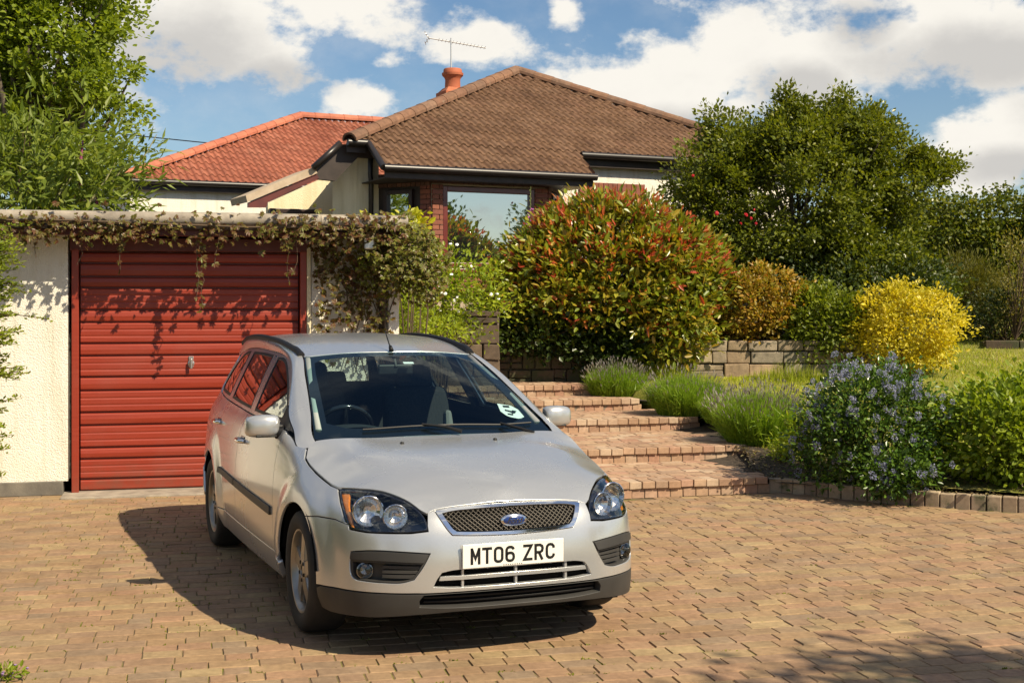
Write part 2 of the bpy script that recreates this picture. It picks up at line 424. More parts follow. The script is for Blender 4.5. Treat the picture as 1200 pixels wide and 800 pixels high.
def paint_nodes(t, b):
    h = T(t); n = h.noise(900, 2, .5)
    h.l(h.ramp(n, [(.35, (.475, .482, .485)), (.65, (.61, .618, .622))]), b.inputs['Base Color'])
    h.l(h.mr(h.noise(1.7, 4), .3, .7, .25, .31), b.inputs['Roughness'])
    h.bump(b, n, .025, .001)
m_paint = M('silver_paint', (.6, .59, .56), .30, .60, coat=.8, build=paint_nodes)
m_trim = M('dark_grey_plastic', (.034, .032, .031), .55, build=noisy((.028, .027, .026), (.042, .040, .038), 6, .15, 500, .001))
m_black = M('black_plastic', (.008, .008, .009), .5, spec=.3)
m_gloss = M('gloss_black', (.008, .008, .010), .12, coat=.6)
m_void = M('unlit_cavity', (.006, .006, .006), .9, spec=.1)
m_chrome = M('chrome', (.78, .78, .78), .08, 1.)
m_reflector = M('reflector', (.80, .80, .80), .16, 1.)
m_foglamp = M('fog_lamp_bowl', (.22, .22, .22), .15, 1.)
m_alloy = M('alloy', (.34, .32, .29), .36, .85, coat=.3, build=noisy((.27, .25, .22), (.38, .36, .33), 7, 0))
m_lampshell = M('lamp_shell', (.05, .052, .058), .22, .7)
m_tyre = M('tyre_rubber', (.018, .017, .016), .8, build=noisy((.013, .013, .013), (.03, .027, .024), 9, .3, 300, .001))
m_disc = M('brake_iron', (.16, .13, .11), .5, .8)
m_fabric = M('seat_fabric', (.03, .033, .04), .9, build=noisy((.022, .025, .032), (.04, .042, .05), 90, .2, 400, .001))
m_fabric2 = M('pale_seat_side', (.22, .23, .24), .8)
m_dash = M('dashboard_plastic', (.020, .022, .026), .62)
m_amber = M('amber_plastic', (.85, .27, .02), .25, .35, coat=.5)
m_red = M('red_lens', (.35, .01, .01), .12, coat=.6)
m_white = M('white_plastic', (.78, .78, .76), .35)
m_blue = M('blue_enamel', (.012, .035, .16), .15, coat=.8)
def glassmat(name, tint, refl=.9, ior=1.5, gain=1.7):
    m = bpy.data.materials.new(name); m.use_nodes = True; t = m.node_tree; t.nodes.clear(); h = T(t)
    tr = h.n('ShaderNodeBsdfTransparent'); tr.inputs[0].default_value = (*tint, 1); g = h.n('ShaderNodeBsdfGlossy'); g.inputs['Roughness'].default_value = .01; g.inputs[0].default_value = (refl * .86, refl * .96, refl, 1)
    ge = h.n('ShaderNodeNewGeometry'); dt = h.n('ShaderNodeVectorMath', operation='DOT_PRODUCT'); h.l(ge.outputs['Incoming'], dt.inputs[0]); h.l(ge.outputs['Normal'], dt.inputs[1]); f0 = ((ior - 1) / (ior + 1)) ** 2
    sch = h.math('ADD', h.math('MULTIPLY', h.math('POWER', h.math('SUBTRACT', 1., h.math('ABSOLUTE', dt.outputs['Value']), True), 5.), 1 - f0), f0); f2 = h.math('MULTIPLY', sch, gain, True)
    mx = h.n('ShaderNodeMixShader'); o = h.n('ShaderNodeOutputMaterial'); h.l(f2, mx.inputs[0]); h.l(tr.outputs[0], mx.inputs[1]); h.l(g.outputs[0], mx.inputs[2]); h.l(mx.outputs[0], o.inputs[0])
    return m
m_screen = glassmat('windscreen_glass', (.72, .88, .88), .85, 1.5, 1.05)
m_side = glassmat('side_glass', (.56, .64, .62), 1., 1.6, 2.2)
m_lens = glassmat('clear_lens', (.95, .95, .95))

CAR = thing('estate_car', 'silver estate car parked on the brick driveway in front of the garage', 'car', (-.303, 7.27, 0), 0)
PSI = radians(22.0)
CAR.rotation_euler = (0, 0, -pi / 2 + PSI)       # car x axis = forwards
def side(name, f):
    for sg in (-1, 1): f(sg)
def mir(P, sg): P = np.array(P, float); P[:, 0] *= sg; return P
SEAM = [(.872, .628), (1.0, .640), (1.15, .637), (1.215, .622)]
HL = [[(.436, .620), (.446, .664), (.478, .704), (.545, .740), (.64, .764), (.78, .780), (.95, .783), (1.10, .776)], [(1.10, .776), (1.045, .742), (.975, .695), (.91, .640), (.872, .612)], [(.872, .612), (.76, .607), (.64, .609), (.52, .612), (.436, .620)]]
HLP = path(*HL)
def arc(wx, r, a0, a1, n=26):
    """(s, z) points round a wheel centre, angles in degrees from straight forward over the top"""
    out = []
    for a in np.linspace(radians(a0), radians(a1), n):
        x = wx + r * cos(a); out.append((sx(x), .313 + r * sin(a)))
    return out
AR = .352
# ---- bumper cover with its openings
a_low = arc(0, AR, 0, 61, 18)                                     # front half of the arch, from hub height up to the seam
half = [(0, .727), (.2, .722), (.36, .712), (.405, .703)]
right = half[:-1] + [(.405, .705), (.438, .697), (.440, .64), (.436, .615), (.52, .606), (.64, .604), (.76, .602), (.872, .607), (.885, .628), (1.0, .640), (1.15, .637), (a_low[-1][0], a_low[-1][1])] + a_low[::-1][1:]
low = [(1.06, .318), (.9, .322), (.70, .327), (.49, .329)]
right += low
o_b = np.vstack([np.array(right), [(.46, .328), (.2, .331), (0, .332)]])
o_b = np.vstack([o_b, (o_b * [-1, 1])[::-1][1:-1]])
gr_out = [[(0, .724), (.2, .719), (.33, .712), (.398, .702)], [(.398, .702), (.37, .66), (.335, .612), (.318, .594)], [(.318, .594), (.2, .588), (0, .583)]]
gr_in = [[(0, .708), (.2, .704), (.32, .697), (.360, .690)], [(.360, .690), (.335, .652), (.312, .622), (.296, .611)], [(.296, .611), (.2, .606), (0, .602)]]
def symm(g, n=8):
    P = path(*g, n=n); return np.vstack([P, (P * [-1, 1])[::-1][1:-1]])
GO, GI = symm(gr_out), symm(gr_in)
lg = symm([[(0, .434), (.2, .433), (.33, .430), (.372, .422)], [(.372, .422), (.395, .392), (.412, .358)], [(.412, .358), (.33, .352), (.2, .351), (0, .351)]])
fogo = path([(.428, .515), (.55, .523), (.72, .524), (.845, .508)], [(.845, .508), (.848, .45), (.83, .39), (.80, .376)], [(.80, .376), (.66, .374), (.555, .378), (.505, .392)], [(.505, .392), (.46, .455), (.428, .515)])
panel('front_bumper', Bs, o_b, m_paint, CAR, [GO, lg, fogo, fogo * [-1, 1]], step=.026, hlip=.035)
# ---- lower valance in dark plastic
v = [(0, .328), (.2, .327), (.46, .324), (.70, .323), (.9, .318), (1.06, .314), (1.098, .30)] + [(1.10, .25), (1.085, .20), (1.0, .192), (.7, .205), (.5, .222), (.3, .232), (0, .235)]
v = np.array(v); v = np.vstack([v, (v * [-1, 1])[::-1][1:-1]])
lg2 = symm([[(0, .3235), (.2, .3225), (.40, .319), (.458, .316)], [(.458, .316), (.478, .29), (.478, .262)], [(.478, .262), (.35, .255), (0, .254)]])
panel('lower_valance', Bs, v, m_trim, CAR, [lg2], step=.026, hlip=.04)
panel('valance_backing', Bs, inset(lg2, -.012), m_void, CAR, off=-.042, lip=0)
# ---- grille
GR = panel('grille', Bs, GO, m_chrome, CAR, [GI], off=.006, step=.02, lip=.02, hlip=.03)
panel('grille_backing', Bs, inset(GI, -.012), m_void, GR, off=-.035, lip=0, step=.03)
g = MB(); pit = .026
for d in (1, -1):
    for c in np.arange(-.6, 1.2, pit):
        ts = np.arange(-.42, .42, .004); zz = .655 + (ts - c + .3) * d * .80; ok = inside(ts, zz, inset(GI, .001))
        i = 0
        while i < len(ts):
            if ok[i]:
                j = i
                while j + 1 < len(ts) and ok[j + 1]: j += 1
                if j - i >= 1:
                    q = np.linspace(ts[i], ts[j], max(2, (j - i) // 6 + 2)); w = .655 + (q - c + .3) * d * .80
                    g.tube([tuple(p) for p in Bs(q, w) + np.array([-.008 if d > 0 else -.011, 0, 0])], .0019, 4, False)
                i = j + 1
            else: i += 1
g.build('mesh_wires', M('grille_wire', (.05, .042, .034), .5, .4), GR, kind='stuff')
# badge
def oval(name, a, b, x, dep, mat, par, z=.648):
    q = MB(); n = 40; prof = [(1, 0), (1, dep * .6), (.94, dep), (.0, dep * 1.15)]; V = []; F = []
    for i in range(n):
        w = 2 * pi * i / n
        for r, d in prof: V.append((x + d, a * r * cos(w), z + b * r * sin(w)))
    for i in range(n):
        for j in range(len(prof) - 1):
            A = i * 4 + j; B2 = ((i + 1) % n) * 4 + j; F.append((A, B2, B2 + 1, A + 1))
    q.add(V, F); o = q.build(name, mat, par, True); return o
BAD = oval('badge', .069, .031, .826, .010, m_chrome, GR); BAD.rotation_euler = (0, 0, 0)
oval('badge_enamel', .056, .0215, .8335, .006, m_blue, BAD)
def text(body, size, mat, par, mtx, shear=0., ext=.0008, name='lettering', bold=0.):
    c = bpy.data.curves.new(name, 'FONT'); c.body = body; c.size = size; c.align_x = 'CENTER'; c.align_y = 'CENTER'; c.shear = shear; c.extrude = ext; c.offset = bold
    t = bpy.data.objects.new('t', c); COL.objects.link(t); bpy.context.view_layer.update()
    me = bpy.data.meshes.new_from_object(t.evaluated_get(bpy.context.evaluated_depsgraph_get())); bpy.data.objects.remove(t)
    me.materials.clear(); me.materials.append(mat); me.name = name
    o = link(name, me, par); o.matrix_local = mtx; return o
FACE = Matrix(((0, 0, 1, 0), (1, 0, 0, 0), (0, 1, 0, 0), (0, 0, 0, 1)))      # text plane facing forwards
text('Ford', .040, m_chrome, BAD, Matrix.Translation((.8408, 0, .648)) @ FACE, .35, .0012, bold=.0006)
# ---- lower grille bars
LB = panel('lower_grille', Bs, inset(lg, -.012), m_void, CAR, off=-.045, lip=0)
for zz, w in ((.394, .0085),):
    panel('grille_bar', Bs, np.array([(-.385, zz - w), (0, zz - w + .004), (.385, zz - w), (.378, zz + w), (0, zz + w + .004), (-.378, zz + w)]), m_paint, LB, gap=0, off=-.004, lip=.03, step=.03)
for ss_ in (-.27, 0., .27):
    panel('grille_strut', Bs, np.array([(ss_ - .005, .350), (ss_ + .005, .350), (ss_ + .005, .432), (ss_ - .005, .432)]), m_paint, LB, gap=0, off=-.012, lip=.02, step=.03)
for zz in (.275, .297):
    panel('intake_slat', Bs, np.array([(-.46, zz - .004), (.46, zz - .004), (.46, zz + .004), (-.46, zz + .004)]), m_black, LB, gap=0, off=-.03, lip=.012, step=.04)
# ---- number plate
PL = MB().box((.874, -.018, .496), (.010, .522, .113)).build('number_plate', M('plate_white', (.80, .79, .74), .25, coat=.3), CAR, bevel=.003)
PL.name = 'number_plate'
m_char = M('plate_black', (.01, .01, .01), .4)
def stroke(mb, pts, w, closed=False):
    P = np.array(pts, float); n = len(P); L = []; Rr = []
    for i in range(n):
        a = P[i - 1] if (i > 0 or closed) else None; b = P[(i + 1) % n] if (i < n - 1 or closed) else None
        ds = []
        if a is not None: ds.append((P[i] - a) / np.linalg.norm(P[i] - a))
        if b is not None: ds.append((b - P[i]) / np.linalg.norm(b - P[i]))
        ns = [np.array([-d[1], d[0]]) for d in ds]; v = sum(ns); v = v / np.linalg.norm(v); c = max(.45, float(v @ ns[0]))
        L.append(P[i] + v * w / 2 / c); Rr.append(P[i] - v * w / 2 / c)
    V = [(0, p[0], p[1]) for p in L] + [(0, p[0], p[1]) for p in Rr]
    mb.add(V, [(i, (i + 1) % n, n + (i + 1) % n, n + i) for i in range(n if closed else n - 1)])
def rr(x0, y0, x1, y1, r, k=5, a0=0, a1=4):
    c = [(x1 - r, y1 - r, 0), (x0 + r, y1 - r, 90), (x0 + r, y0 + r, 180), (x1 - r, y0 + r, 270)]; out = []
    for cx, cy, a in c[a0:a1]:
        for i in range(k + 1): w = radians(a + 90 * i / k); out.append((cx + r * cos(w), cy + r * sin(w)))
    return out
CH = {  # strokes in a 50 x 79 mm cell, stroke 14 mm: centre lines
 'M': [([(.007, 0), (.007, .079)], 0), ([(.0075, .079 - .006), (.025, .028), (.0425, .079 - .006)], 0), ([(.043, .079), (.043, 0)], 0)],
 'T': [([(0, .072), (.050, .072)], 0), ([(.025, .07), (.025, 0)], 0)],
 '0': [(rr(.007, .007, .043, .072, .015), 1)],
 '6': [(rr(.007, .007, .043, .044, .015), 1), ([(.007, .025), (.007, .057)] + [(.022 + .015 * cos(radians(a)), .057 + .015 * sin(radians(a))) for a in (160, 130, 100)] + [(.028, .072)] + [(.028 + .015 * cos(radians(a)), .057 + .015 * sin(radians(a))) for a in (70, 40, 10)], 0)],
 'Z': [([(.001, .072), (.043, .072), (.007, .007), (.049, .007)], 0)],
 'R': [([(.007, 0), (.007, .072), (.030, .072), (.040, .066), (.043, .056), (.040, .043), (.030, .037), (.009, .037)], 0), ([(.024, .037), (.042, 0)], 0)],
 'C': [([(.043, .053), (.041, .063), (.034, .070), (.025, .072), (.016, .070), (.009, .063), (.007, .053), (.007, .026), (.009, .016), (.016, .009), (.025, .007), (.034, .009), (.041, .016), (.043, .026)], 0)]}
xo = -.2225 - .018
for i, c in enumerate('MT06 ZRC'):
    if c == ' ': xo += .033; continue
    for pts, cl_ in CH[c]:
        q = MB(); stroke(q, [(xo + p[0] * 1.02, .4565 + p[1]) for p in pts], .0135, cl_)
        if pts is CH[c][0][0]: acc = q
        else: acc.add(q.v, q.f)
    o = acc.build('plate_character', m_char, PL); o.location = (.8796, 0, 0); xo += .059
text('ANYTOWN MOTORS LTD', .0062, m_char, PL, Matrix.Translation((.8794, -.018, .447)) @ FACE, 0, .0002) if False else None
q = MB()
for k in range(9): q.box((.8795, -.07 + k * .0115, .4465), (.0006, .006, .0035))
q.build('maker_line', m_char, PL)

# ---- headlights
def headlight(sg):
    P = mir(HLP, sg)
    HOUS = panel('headlight', Bs, P, m_lampshell, CAR, off=-.075, lip=0, step=.03, gap=-.004)
    # side walls of the housing
    Q = dens(P, .02); a = Bs(Q[:, 0], Q[:, 1]); e = 1e-3
    N = np.cross(Bs(Q[:, 0] + e, Q[:, 1]) - Bs(Q[:, 0] - e, Q[:, 1]), Bs(Q[:, 0], Q[:, 1] + e) - Bs(Q[:, 0], Q[:, 1] - e)); N /= np.linalg.norm(N, axis=1)[:, None]
    w = MB(); n = len(Q); w.add(list(a - N * .005) + list(a - N * .076), [(i, (i + 1) % n, n + (i + 1) % n, n + i) for i in range(n)]); w.build('housing_wall', m_lampshell, HOUS, True)
    ring = inset(P, .010)
    panel('lens_rim', Bs, P, m_gloss, HOUS, [ring], off=-.004, lip=.006, hlip=.004, step=.03, gap=.002)
    panel('lens', Bs, inset(P, .002), m_lens, HOUS, off=-.001, lip=0, step=.03)
    def bowl(s, z, r, dep, proj):
        c = Vector(Bs(s * sg, z)); fwd = Vector((1, .22 * sg, .02)).normalized(); side_ = fwd.cross(Vector((0, 0, 1))).normalized(); up = side_.cross(fwd)
        Mx = Matrix((side_, up, fwd)).transposed().to_4x4(); Mx.translation = c - fwd * (.03 + dep * .2)
        q = MB(); q.lathe([(r * 1.05, -.004), (r * 1.05, .006), (r, .008), (r * .97, 0)], 30, Mx); q.build('bezel', m_chrome, HOUS, True, sharp=40)
        q = MB(); q.lathe([(r * .97, .0), (r * .80, -dep * .30), (r * .55, -dep * .55), (r * .28, -dep * .72), (.001, -dep * .8)], 22, Mx); q.build('reflector', m_reflector, HOUS, False)
        q = MB(); q.lathe([(r * .20, -dep * .8), (r * .20, -dep * .30), (.001, -dep * .2)], 12, Mx); q.build('bulb', m_lens, HOUS, True, sharp=40)
    bowl(.775, .692, .073, .055, 0); bowl(.605, .674, .058, .05, 0)
    ind = path([(1.088, .770), (1.05, .771), (1.008, .769)], [(.952, .715), (.893, .66), (.859, .619)], [(.872, .619), (.912, .648), (.972, .70), (1.04, .745)])
    panel('indicator', Bs, mir(ind, sg), m_amber, HOUS, off=-.016, lip=.012, step=.02)
side('', headlight)
# ---- fog lamp surrounds
def fog(sg):
    P = mir(fogo, sg)
    mould = mir(path([(.428, .515), (.55, .523), (.72, .524), (.845, .508)], [(.848, .47), (.84, .466)], [(.84, .466), (.66, .472), (.47, .466)], [(.455, .466), (.428, .515)]), sg)
    hol = path([(.47, .460), (.66, .465), (.832, .459)], [(.832, .459), (.822, .40), (.80, .386)], [(.79, .384), (.66, .383), (.56, .386), (.515, .396)], [(.515, .396), (.487, .432), (.47, .460)])
    F = panel('fog_lamp_surround', Bs, P, m_trim, CAR, [mir(hol, sg)], off=-.006, lip=.02, hlip=.05, step=.025)
    panel('moulding', Bs, inset(mould, .004), m_trim, F, off=.004, lip=.012, step=.025)
    panel('recess_floor', Bs, mir(hol, sg), m_trim, F, off=-.045, lip=0, gap=-.004, step=.03)
    for i, zz in enumerate((.403, .425, .447)):
        s0 = .505 - (zz - .403) * .6; panel('slat', Bs, mir([(s0, zz - .007), (.665, zz - .007), (.665, zz + .007), (s0 - .008, zz + .007)], sg), m_trim, F, off=-.018, lip=.02, step=.03, gap=0)
    c = Vector(Bs(.752 * sg, .421)); fwd = Vector((1, .30 * sg, 0)).normalized(); sd = fwd.cross(Vector((0, 0, 1))).normalized(); Mx = Matrix((sd, sd.cross(fwd), fwd)).transposed().to_4x4(); Mx.translation = c - fwd * .028
    q = MB(); q.lathe([(.040, -.02), (.040, .004), (.035, .006), (.031, -.002), (.022, -.02), (.001, -.028)], 26, Mx); L = q.build('fog_lamp', m_foglamp, F, True, sharp=40)
    q = MB(); q.lathe([(.035, .008), (.022, .014), (.001, .016)], 26, Mx); q.build('fog_lens', m_lens, F, True)
side('', fog)

# ---- bonnet, windscreen, roof
bp = [tuple(Bf(np.array(0.), np.array(.7305))), (.715, 0, .775), (.6, 0, .822), (.4, 0, .870), (.1, 0, .918), (-.285, 0, .960), (-.28, .40, .954), (.1, .34, .912), (.1, .585, .889), (-.10, .62, .918), (.4, .28, .864), (.4, .50, .838), (.58, .40, .797)]
edge = [(.2, .7255), (.405, .7075), (.442, .694), (.482, .711), (.545, .744), (.64, .768), (.78, .784), (.95, .787), (1.11, .780), (1.188, .788), (1.283, .805), (1.404, .828), (1.518, .855), (1.594, .880), (1.65, .922)]
be = Bf(np.array([e[0] for e in edge]), np.array([e[1] for e in edge]))
TB = rbf(bp + [tuple(p) for p in be])
ol = np.vstack([[bp[0][:2]], be[:2, :2], be[2:, :2], [(-.255, .71), (-.287, .4), (-.285, 0)]])
ol = np.vstack([ol, (ol * [1, -1])[::-1][1:-1]])
BON = panel('bonnet', TB, ol, m_paint, CAR, step=.03, gap=.003, lip=.018)
for x, y in ((-.11, -.27), (-.11, .27)):
    p = TB(np.array([x]), np.array([y]))[0]; MB().box((p[0], p[1], p[2] + .005), (.022, .022, .012), taper=.3).build('washer_jet', m_black, BON, bevel=.004)
TW = rbf([(-.22, 0, .935), (-.33, .705, .955), (-.27, .4, .938), (-.73, 0, 1.188), (-.76, .627, 1.166), (-.75, .35, 1.184), (-1.2, 0, 1.389), (-1.252, .545, 1.366), (-1.215, .3, 1.385)])
wo_ = np.array([(-.22, 0), (-.235, .25), (-.275, .5), (-.33, .70), (-.54, .662), (-.76, .624), (-1.0, .585), (-1.248, .543), (-1.225, .35), (-1.205, .15), (-1.2, 0)])
wo_ = np.vstack([wo_, (wo_ * [1, -1])[::-1][1:-1]])
wi_ = np.array([(-.36, 0), (-.375, .3), (-.41, .50), (-.47, .596), (-.76, .560), (-1.0, .527), (-1.150, .500), (-1.175, .45), (-1.158, .25), (-1.150, 0)])
wi_ = np.vstack([wi_, (wi_ * [1, -1])[::-1][1:-1]])
WS = panel('windscreen', TW, wo_, m_screen, CAR, step=.05, lip=0, gap=.001, off=.001)
panel('windscreen_border', TW, wo_, m_gloss, WS, [wi_], step=.04, lip=.01, hlip=.0, gap=.001, off=-.004)
TR = rbf([(-1.205, 0, 1.392), (-1.256, .54, 1.368), (-1.225, .3, 1.387), (-1.6, 0, 1.447), (-2.0, 0, 1.476), (-2.6, 0, 1.479), (-3.05, 0, 1.458), (-3.36, 0, 1.418), (-1.6, .558, 1.416), (-2.0, .56, 1.448), (-2.6, .56, 1.451), (-3.05, .545, 1.418), (-3.33, .51, 1.362), (-2.0, .35, 1.470), (-2.6, .35, 1.473)])
ro = np.array([(-1.205, 0), (-1.225, .3), (-1.256, .54), (-1.6, .558), (-2.0, .560), (-2.6, .560), (-3.05, .545), (-3.33, .51), (-3.37, .3), (-3.38, 0)])
ro = np.vstack([ro, (ro * [1, -1])[::-1][1:-1]])
ROOF = panel('roof', TR, ro, m_paint, CAR, step=.06, lip=.012)
q = MB(); q.tube([(-1.20, 0, 1.398), (-1.225, 0, 1.425)], [.016, .010], 10); q.tube([(-1.215, 0, 1.412), (-1.34, 0, 1.52)], [.0055, .003], 8); q.build('aerial', m_black, ROOF, True)
# pillars and roof sides
def pillar(sg):
    A = catmull([(-.258, .700, .926), (-.33, .706, .962), (-.55, .668, 1.072), (-.76, .633, 1.168), (-1.0, .596, 1.272), (-1.255, .551, 1.368), (-1.6, .562, 1.418), (-2.0, .564, 1.450), (-2.6, .564, 1.453), (-3.05, .549, 1.420), (-3.33, .514, 1.364)], 8)
    bz = [(-.25, .912), (-.33, .930), (-.45, .975), (-.58, 1.022), (-.72, 1.082), (-.87, 1.164), (-1.02, 1.242), (-1.20, 1.310), (-1.40, 1.353), (-1.62, 1.373), (-2.0, 1.381), (-2.6, 1.380), (-2.95, 1.356), (-3.24, 1.300)]
    b2 = catmull([(sx(x), z) for x, z in bz], 8)
    def rs(P, n): L = np.concatenate([[0], np.cumsum(np.linalg.norm(np.diff(P, axis=0), axis=1))]); t = np.linspace(0, L[-1], n); return np.stack([np.interp(t, L, P[:, i]) for i in range(P.shape[1])], 1)
    A = rs(A, 84); b2 = rs(b2, 84); Bp = Bf(b2[:, 0], b2[:, 1]); e = 2e-3
    nb = np.cross(Bf(b2[:, 0] + e, b2[:, 1]) - Bp, Bf(b2[:, 0], b2[:, 1] + e) - Bp); nb /= np.linalg.norm(nb, axis=1)[:, None]
    G = []
    for k in range(len(A)):
        row = []
        for t in np.linspace(0, 1, 7):
            p = A[k] * (1 - t) + Bp[k] * t; bul = .016 * (4 * t * (1 - t)) * min(1, k / 14); p = p + np.array([.15, .75, .65]) * bul
            row.append((p[0], p[1] * sg, p[2]))
        G.append(row)
    q = MB(); q.grid(G, flip=(sg > 0)); o = q.build('roof_pillar', m_paint, CAR, True)
    # roof rail
    r = MB(); pts = catmull([(-1.27, .553, 1.378), (-1.34, .556, 1.402), (-1.50, .560, 1.420), (-1.8, .563, 1.447), (-2.2, .565, 1.463), (-2.6, .563, 1.463), (-2.9, .555, 1.443), (-3.1, .546, 1.420), (-3.16, .543, 1.405)], 6)
    V = []; F = []; n = len(pts)
    for i, p in enumerate(pts):
        wd = .017 if 3 < i < n - 4 else .021; lowz = .024
        for dy, dz in ((-wd, -lowz), (-wd, .004), (-wd * .5, .012), (wd * .5, .012), (wd, .002), (wd, -lowz)): V.append((p[0], (p[1] + dy) * sg, p[2] + dz))
    for i in range(n - 1):
        for j in range(6): F.append((i * 6 + j, i * 6 + (j + 1) % 6, (i + 1) * 6 + (j + 1) % 6, (i + 1) * 6 + j))
    F += [tuple(range(6)), tuple(range((n - 1) * 6, n * 6))]; r.add(V, F); r.build('roof_rail', m_black, CAR, True, sharp=50)
side('', pillar)
# ---- sides
belt = lambda x: float(np.interp(-x, [.5, 1.66, 2.62, 3.3], [.985, .999, 1.022, 1.045]))
ra = AR + .001
def flank(sg):
    # front wing
    up = [(1.665, .922), (1.602, .874), (1.524, .849), (1.408, .822), (1.285, .799), (1.19, .782), (1.112, .775)]
    d_ed = [(sx(-.55), .33), (sx(-.558), .55), (sx(-.572), .75), (sx(-.575), .88), (sx(-.565), .972)]
    a1 = arc(0, ra, 61, 176, 30)
    wing = [(1.665, .922)] + up[1:] + [(1.107, .774), (1.05, .742), (.98, .695), (.915, .640), (.888, .630), (1.0, .642), (1.15, .640)] + a1 + [(sx(-.362), .324)] + d_ed[:] + [(sx(-.50), .966), (sx(-.42), .950), (sx(-.33), .926)]
    wing = np.array(wing); panel('front_wing', Bs, mir(wing, sg), m_paint, CAR, step=.02, gap=.0025)
    fd = d_ed + [(sx(-.60), .985), (sx(-1.1), belt(-1.1)), (sx(-1.655), belt(-1.655)), (sx(-1.66), .8), (sx(-1.662), .33)]
    FD = panel('front_door', Bs, mir(fd, sg), m_paint, CAR, step=.032, gap=.0035)
    a2 = arc(-WB, .412, 32, 62, 10)
    rd = [(sx(-1.662), .33), (sx(-1.66), .8), (sx(-1.655), belt(-1.655)), (sx(-2.1), belt(-2.1)), (sx(-2.60), belt(-2.60)), (sx(-2.56), .86)] + [(p[0], p[1]) for p in a2[::-1]] + [(sx(-2.245), .43), (sx(-2.235), .33)]
    RD = panel('rear_door', Bs, mir(rd, sg), m_paint, CAR, step=.032, gap=.0035)
    a3 = arc(-WB, ra, 4, 176, 40)
    qp = [(sx(-2.235), .33), (sx(-2.245), .43)] + a2 + [(sx(-2.56), .86), (sx(-2.60), belt(-2.6)), (sx(-2.9), 1.034), (sx(-3.12), 1.045), (4.69, 1.10), (4.655, 1.20), (4.61, 1.28), (4.55, 1.335), (4.69, 1.322), (4.80, 1.35), (4.93, 1.33), (4.97, 1.2), (5.02, 1.02), (5.04, .70), (5.02, .62), (4.6, .60), (sx(-WB - .35 * cos(radians(50))) , .60)]
    qp = qp + [p for p in a3[::-1] if p[0] > 0 and p[1] < .595 and p[0] > sx(-WB)][:0]
    qp = [(sx(-2.235), .33), (sx(-2.245), .43)] + a2 + [(sx(-2.56), .86), (sx(-2.60), belt(-2.6)), (sx(-2.9), 1.034), (sx(-3.12), 1.045), (4.69, 1.10), (4.66, 1.20), (4.62, 1.27), (4.69, 1.322), (4.80, 1.35), (4.93, 1.33), (4.97, 1.2), (5.02, 1.02), (5.04, .70), (5.02, .60), (4.62, .60)] + [p for p in arc(-WB, ra, 0, 180, 60) if not (p[0] > sx(-WB) and p[1] < .598)][::-1] + [(sx(-2.28), .29)]
    panel('rear_quarter', Bs, mir(qp, sg), m_paint, CAR, step=.032, gap=.0025)
    sill = [(sx(-.365), .30), (sx(-.40), .20), (sx(-2.24), .20), (sx(-2.275), .30), (sx(-2.24), .326), (sx(-.55), .326)]
    panel('sill', Bs, mir(sill, sg), m_paint, CAR, step=.04, gap=.002, lip=.03)
    rb = [(sx(-2.96), .30), (5.02, .30)]
    for d, x0, x1 in ((FD, -.60, -1.648), (RD, -1.672, -2.25)):
        zt_ = lambda x: .562 + .022 * (-x - .6); zl_ = lambda x: .517 + .027 * (-x - .6)
        P = path([(sx(x0), zl_(x0)), (sx(x0), zt_(x0))], [(sx(x1), zt_(x1)), (sx(x1), zl_(x1))])
        panel('rubbing_strip', Bs, mir(P, sg), m_trim, d, off=.012, lip=.014, step=.05, gap=0)
    # glazing: frame, seals, glass
    dlo = [(sx(-.585), .988), (sx(-1.1), belt(-1.1) + .002), (sx(-1.66), belt(-1.66) + .002), (sx(-2.6), belt(-2.6) + .002), (sx(-3.12), 1.047), (4.69, 1.10), (4.66, 1.20), (4.62, 1.27), (4.69, 1.318), (sx(-2.95), 1.371), (sx(-2.6), 1.390), (sx(-2.0), 1.388), (sx(-1.62), 1.383), (sx(-1.40), 1.365), (sx(-1.15), 1.301), (sx(-.92), 1.207), (sx(-.72), 1.104), (sx(-.60), 1.035)]
    wf_ = path([(sx(-.80), 1.022), (sx(-1.2), 1.021), (sx(-1.575), 1.024)], [(sx(-1.575), 1.024), (sx(-1.69), 1.352)], [(sx(-1.69), 1.352), (sx(-1.55), 1.353), (sx(-1.41), 1.335), (sx(-1.22), 1.282), (sx(-1.0), 1.198), (sx(-.80), 1.102)], [(sx(-.80), 1.102), (sx(-.80), 1.022)])
    wr_ = path([(sx(-1.71), 1.026), (sx(-2.1), 1.034), (sx(-2.47), 1.045)], [(sx(-2.47), 1.045), (sx(-2.565), 1.358)], [(sx(-2.565), 1.358), (sx(-2.2), 1.362), (sx(-1.86), 1.359)], [(sx(-1.86), 1.359), (sx(-1.71), 1.026)])
    wq_ = path([(sx(-2.60), 1.050), (sx(-2.9), 1.058), (sx(-3.10), 1.064)], [(4.625, 1.09), (4.59, 1.19), (4.52, 1.268)], [(sx(-2.96), 1.322), (sx(-2.82), 1.350), (sx(-2.685), 1.357)], [(sx(-2.685), 1.357), (sx(-2.60), 1.050)])
    fr = panel('window_frame', Bs, mir(dlo, sg), m_paint, CAR, [mir(w, sg) for w in (wf_, wr_, wq_)], off=-.006, lip=.012, hlip=.02, step=.04)
    for nm, w in (('front_side_window', wf_), ('rear_side_window', wr_), ('quarter_window', wq_)):
        gl = panel(nm, Bs, mir(inset(w, .012), sg), m_side, fr, off=-.009, lip=0, step=.05)
        panel('seal', Bs, mir(inset(w, -.001), sg), m_black, gl, [mir(inset(w, .015), sg)], off=-.005, lip=.006, hlip=.006, step=.05, gap=0)
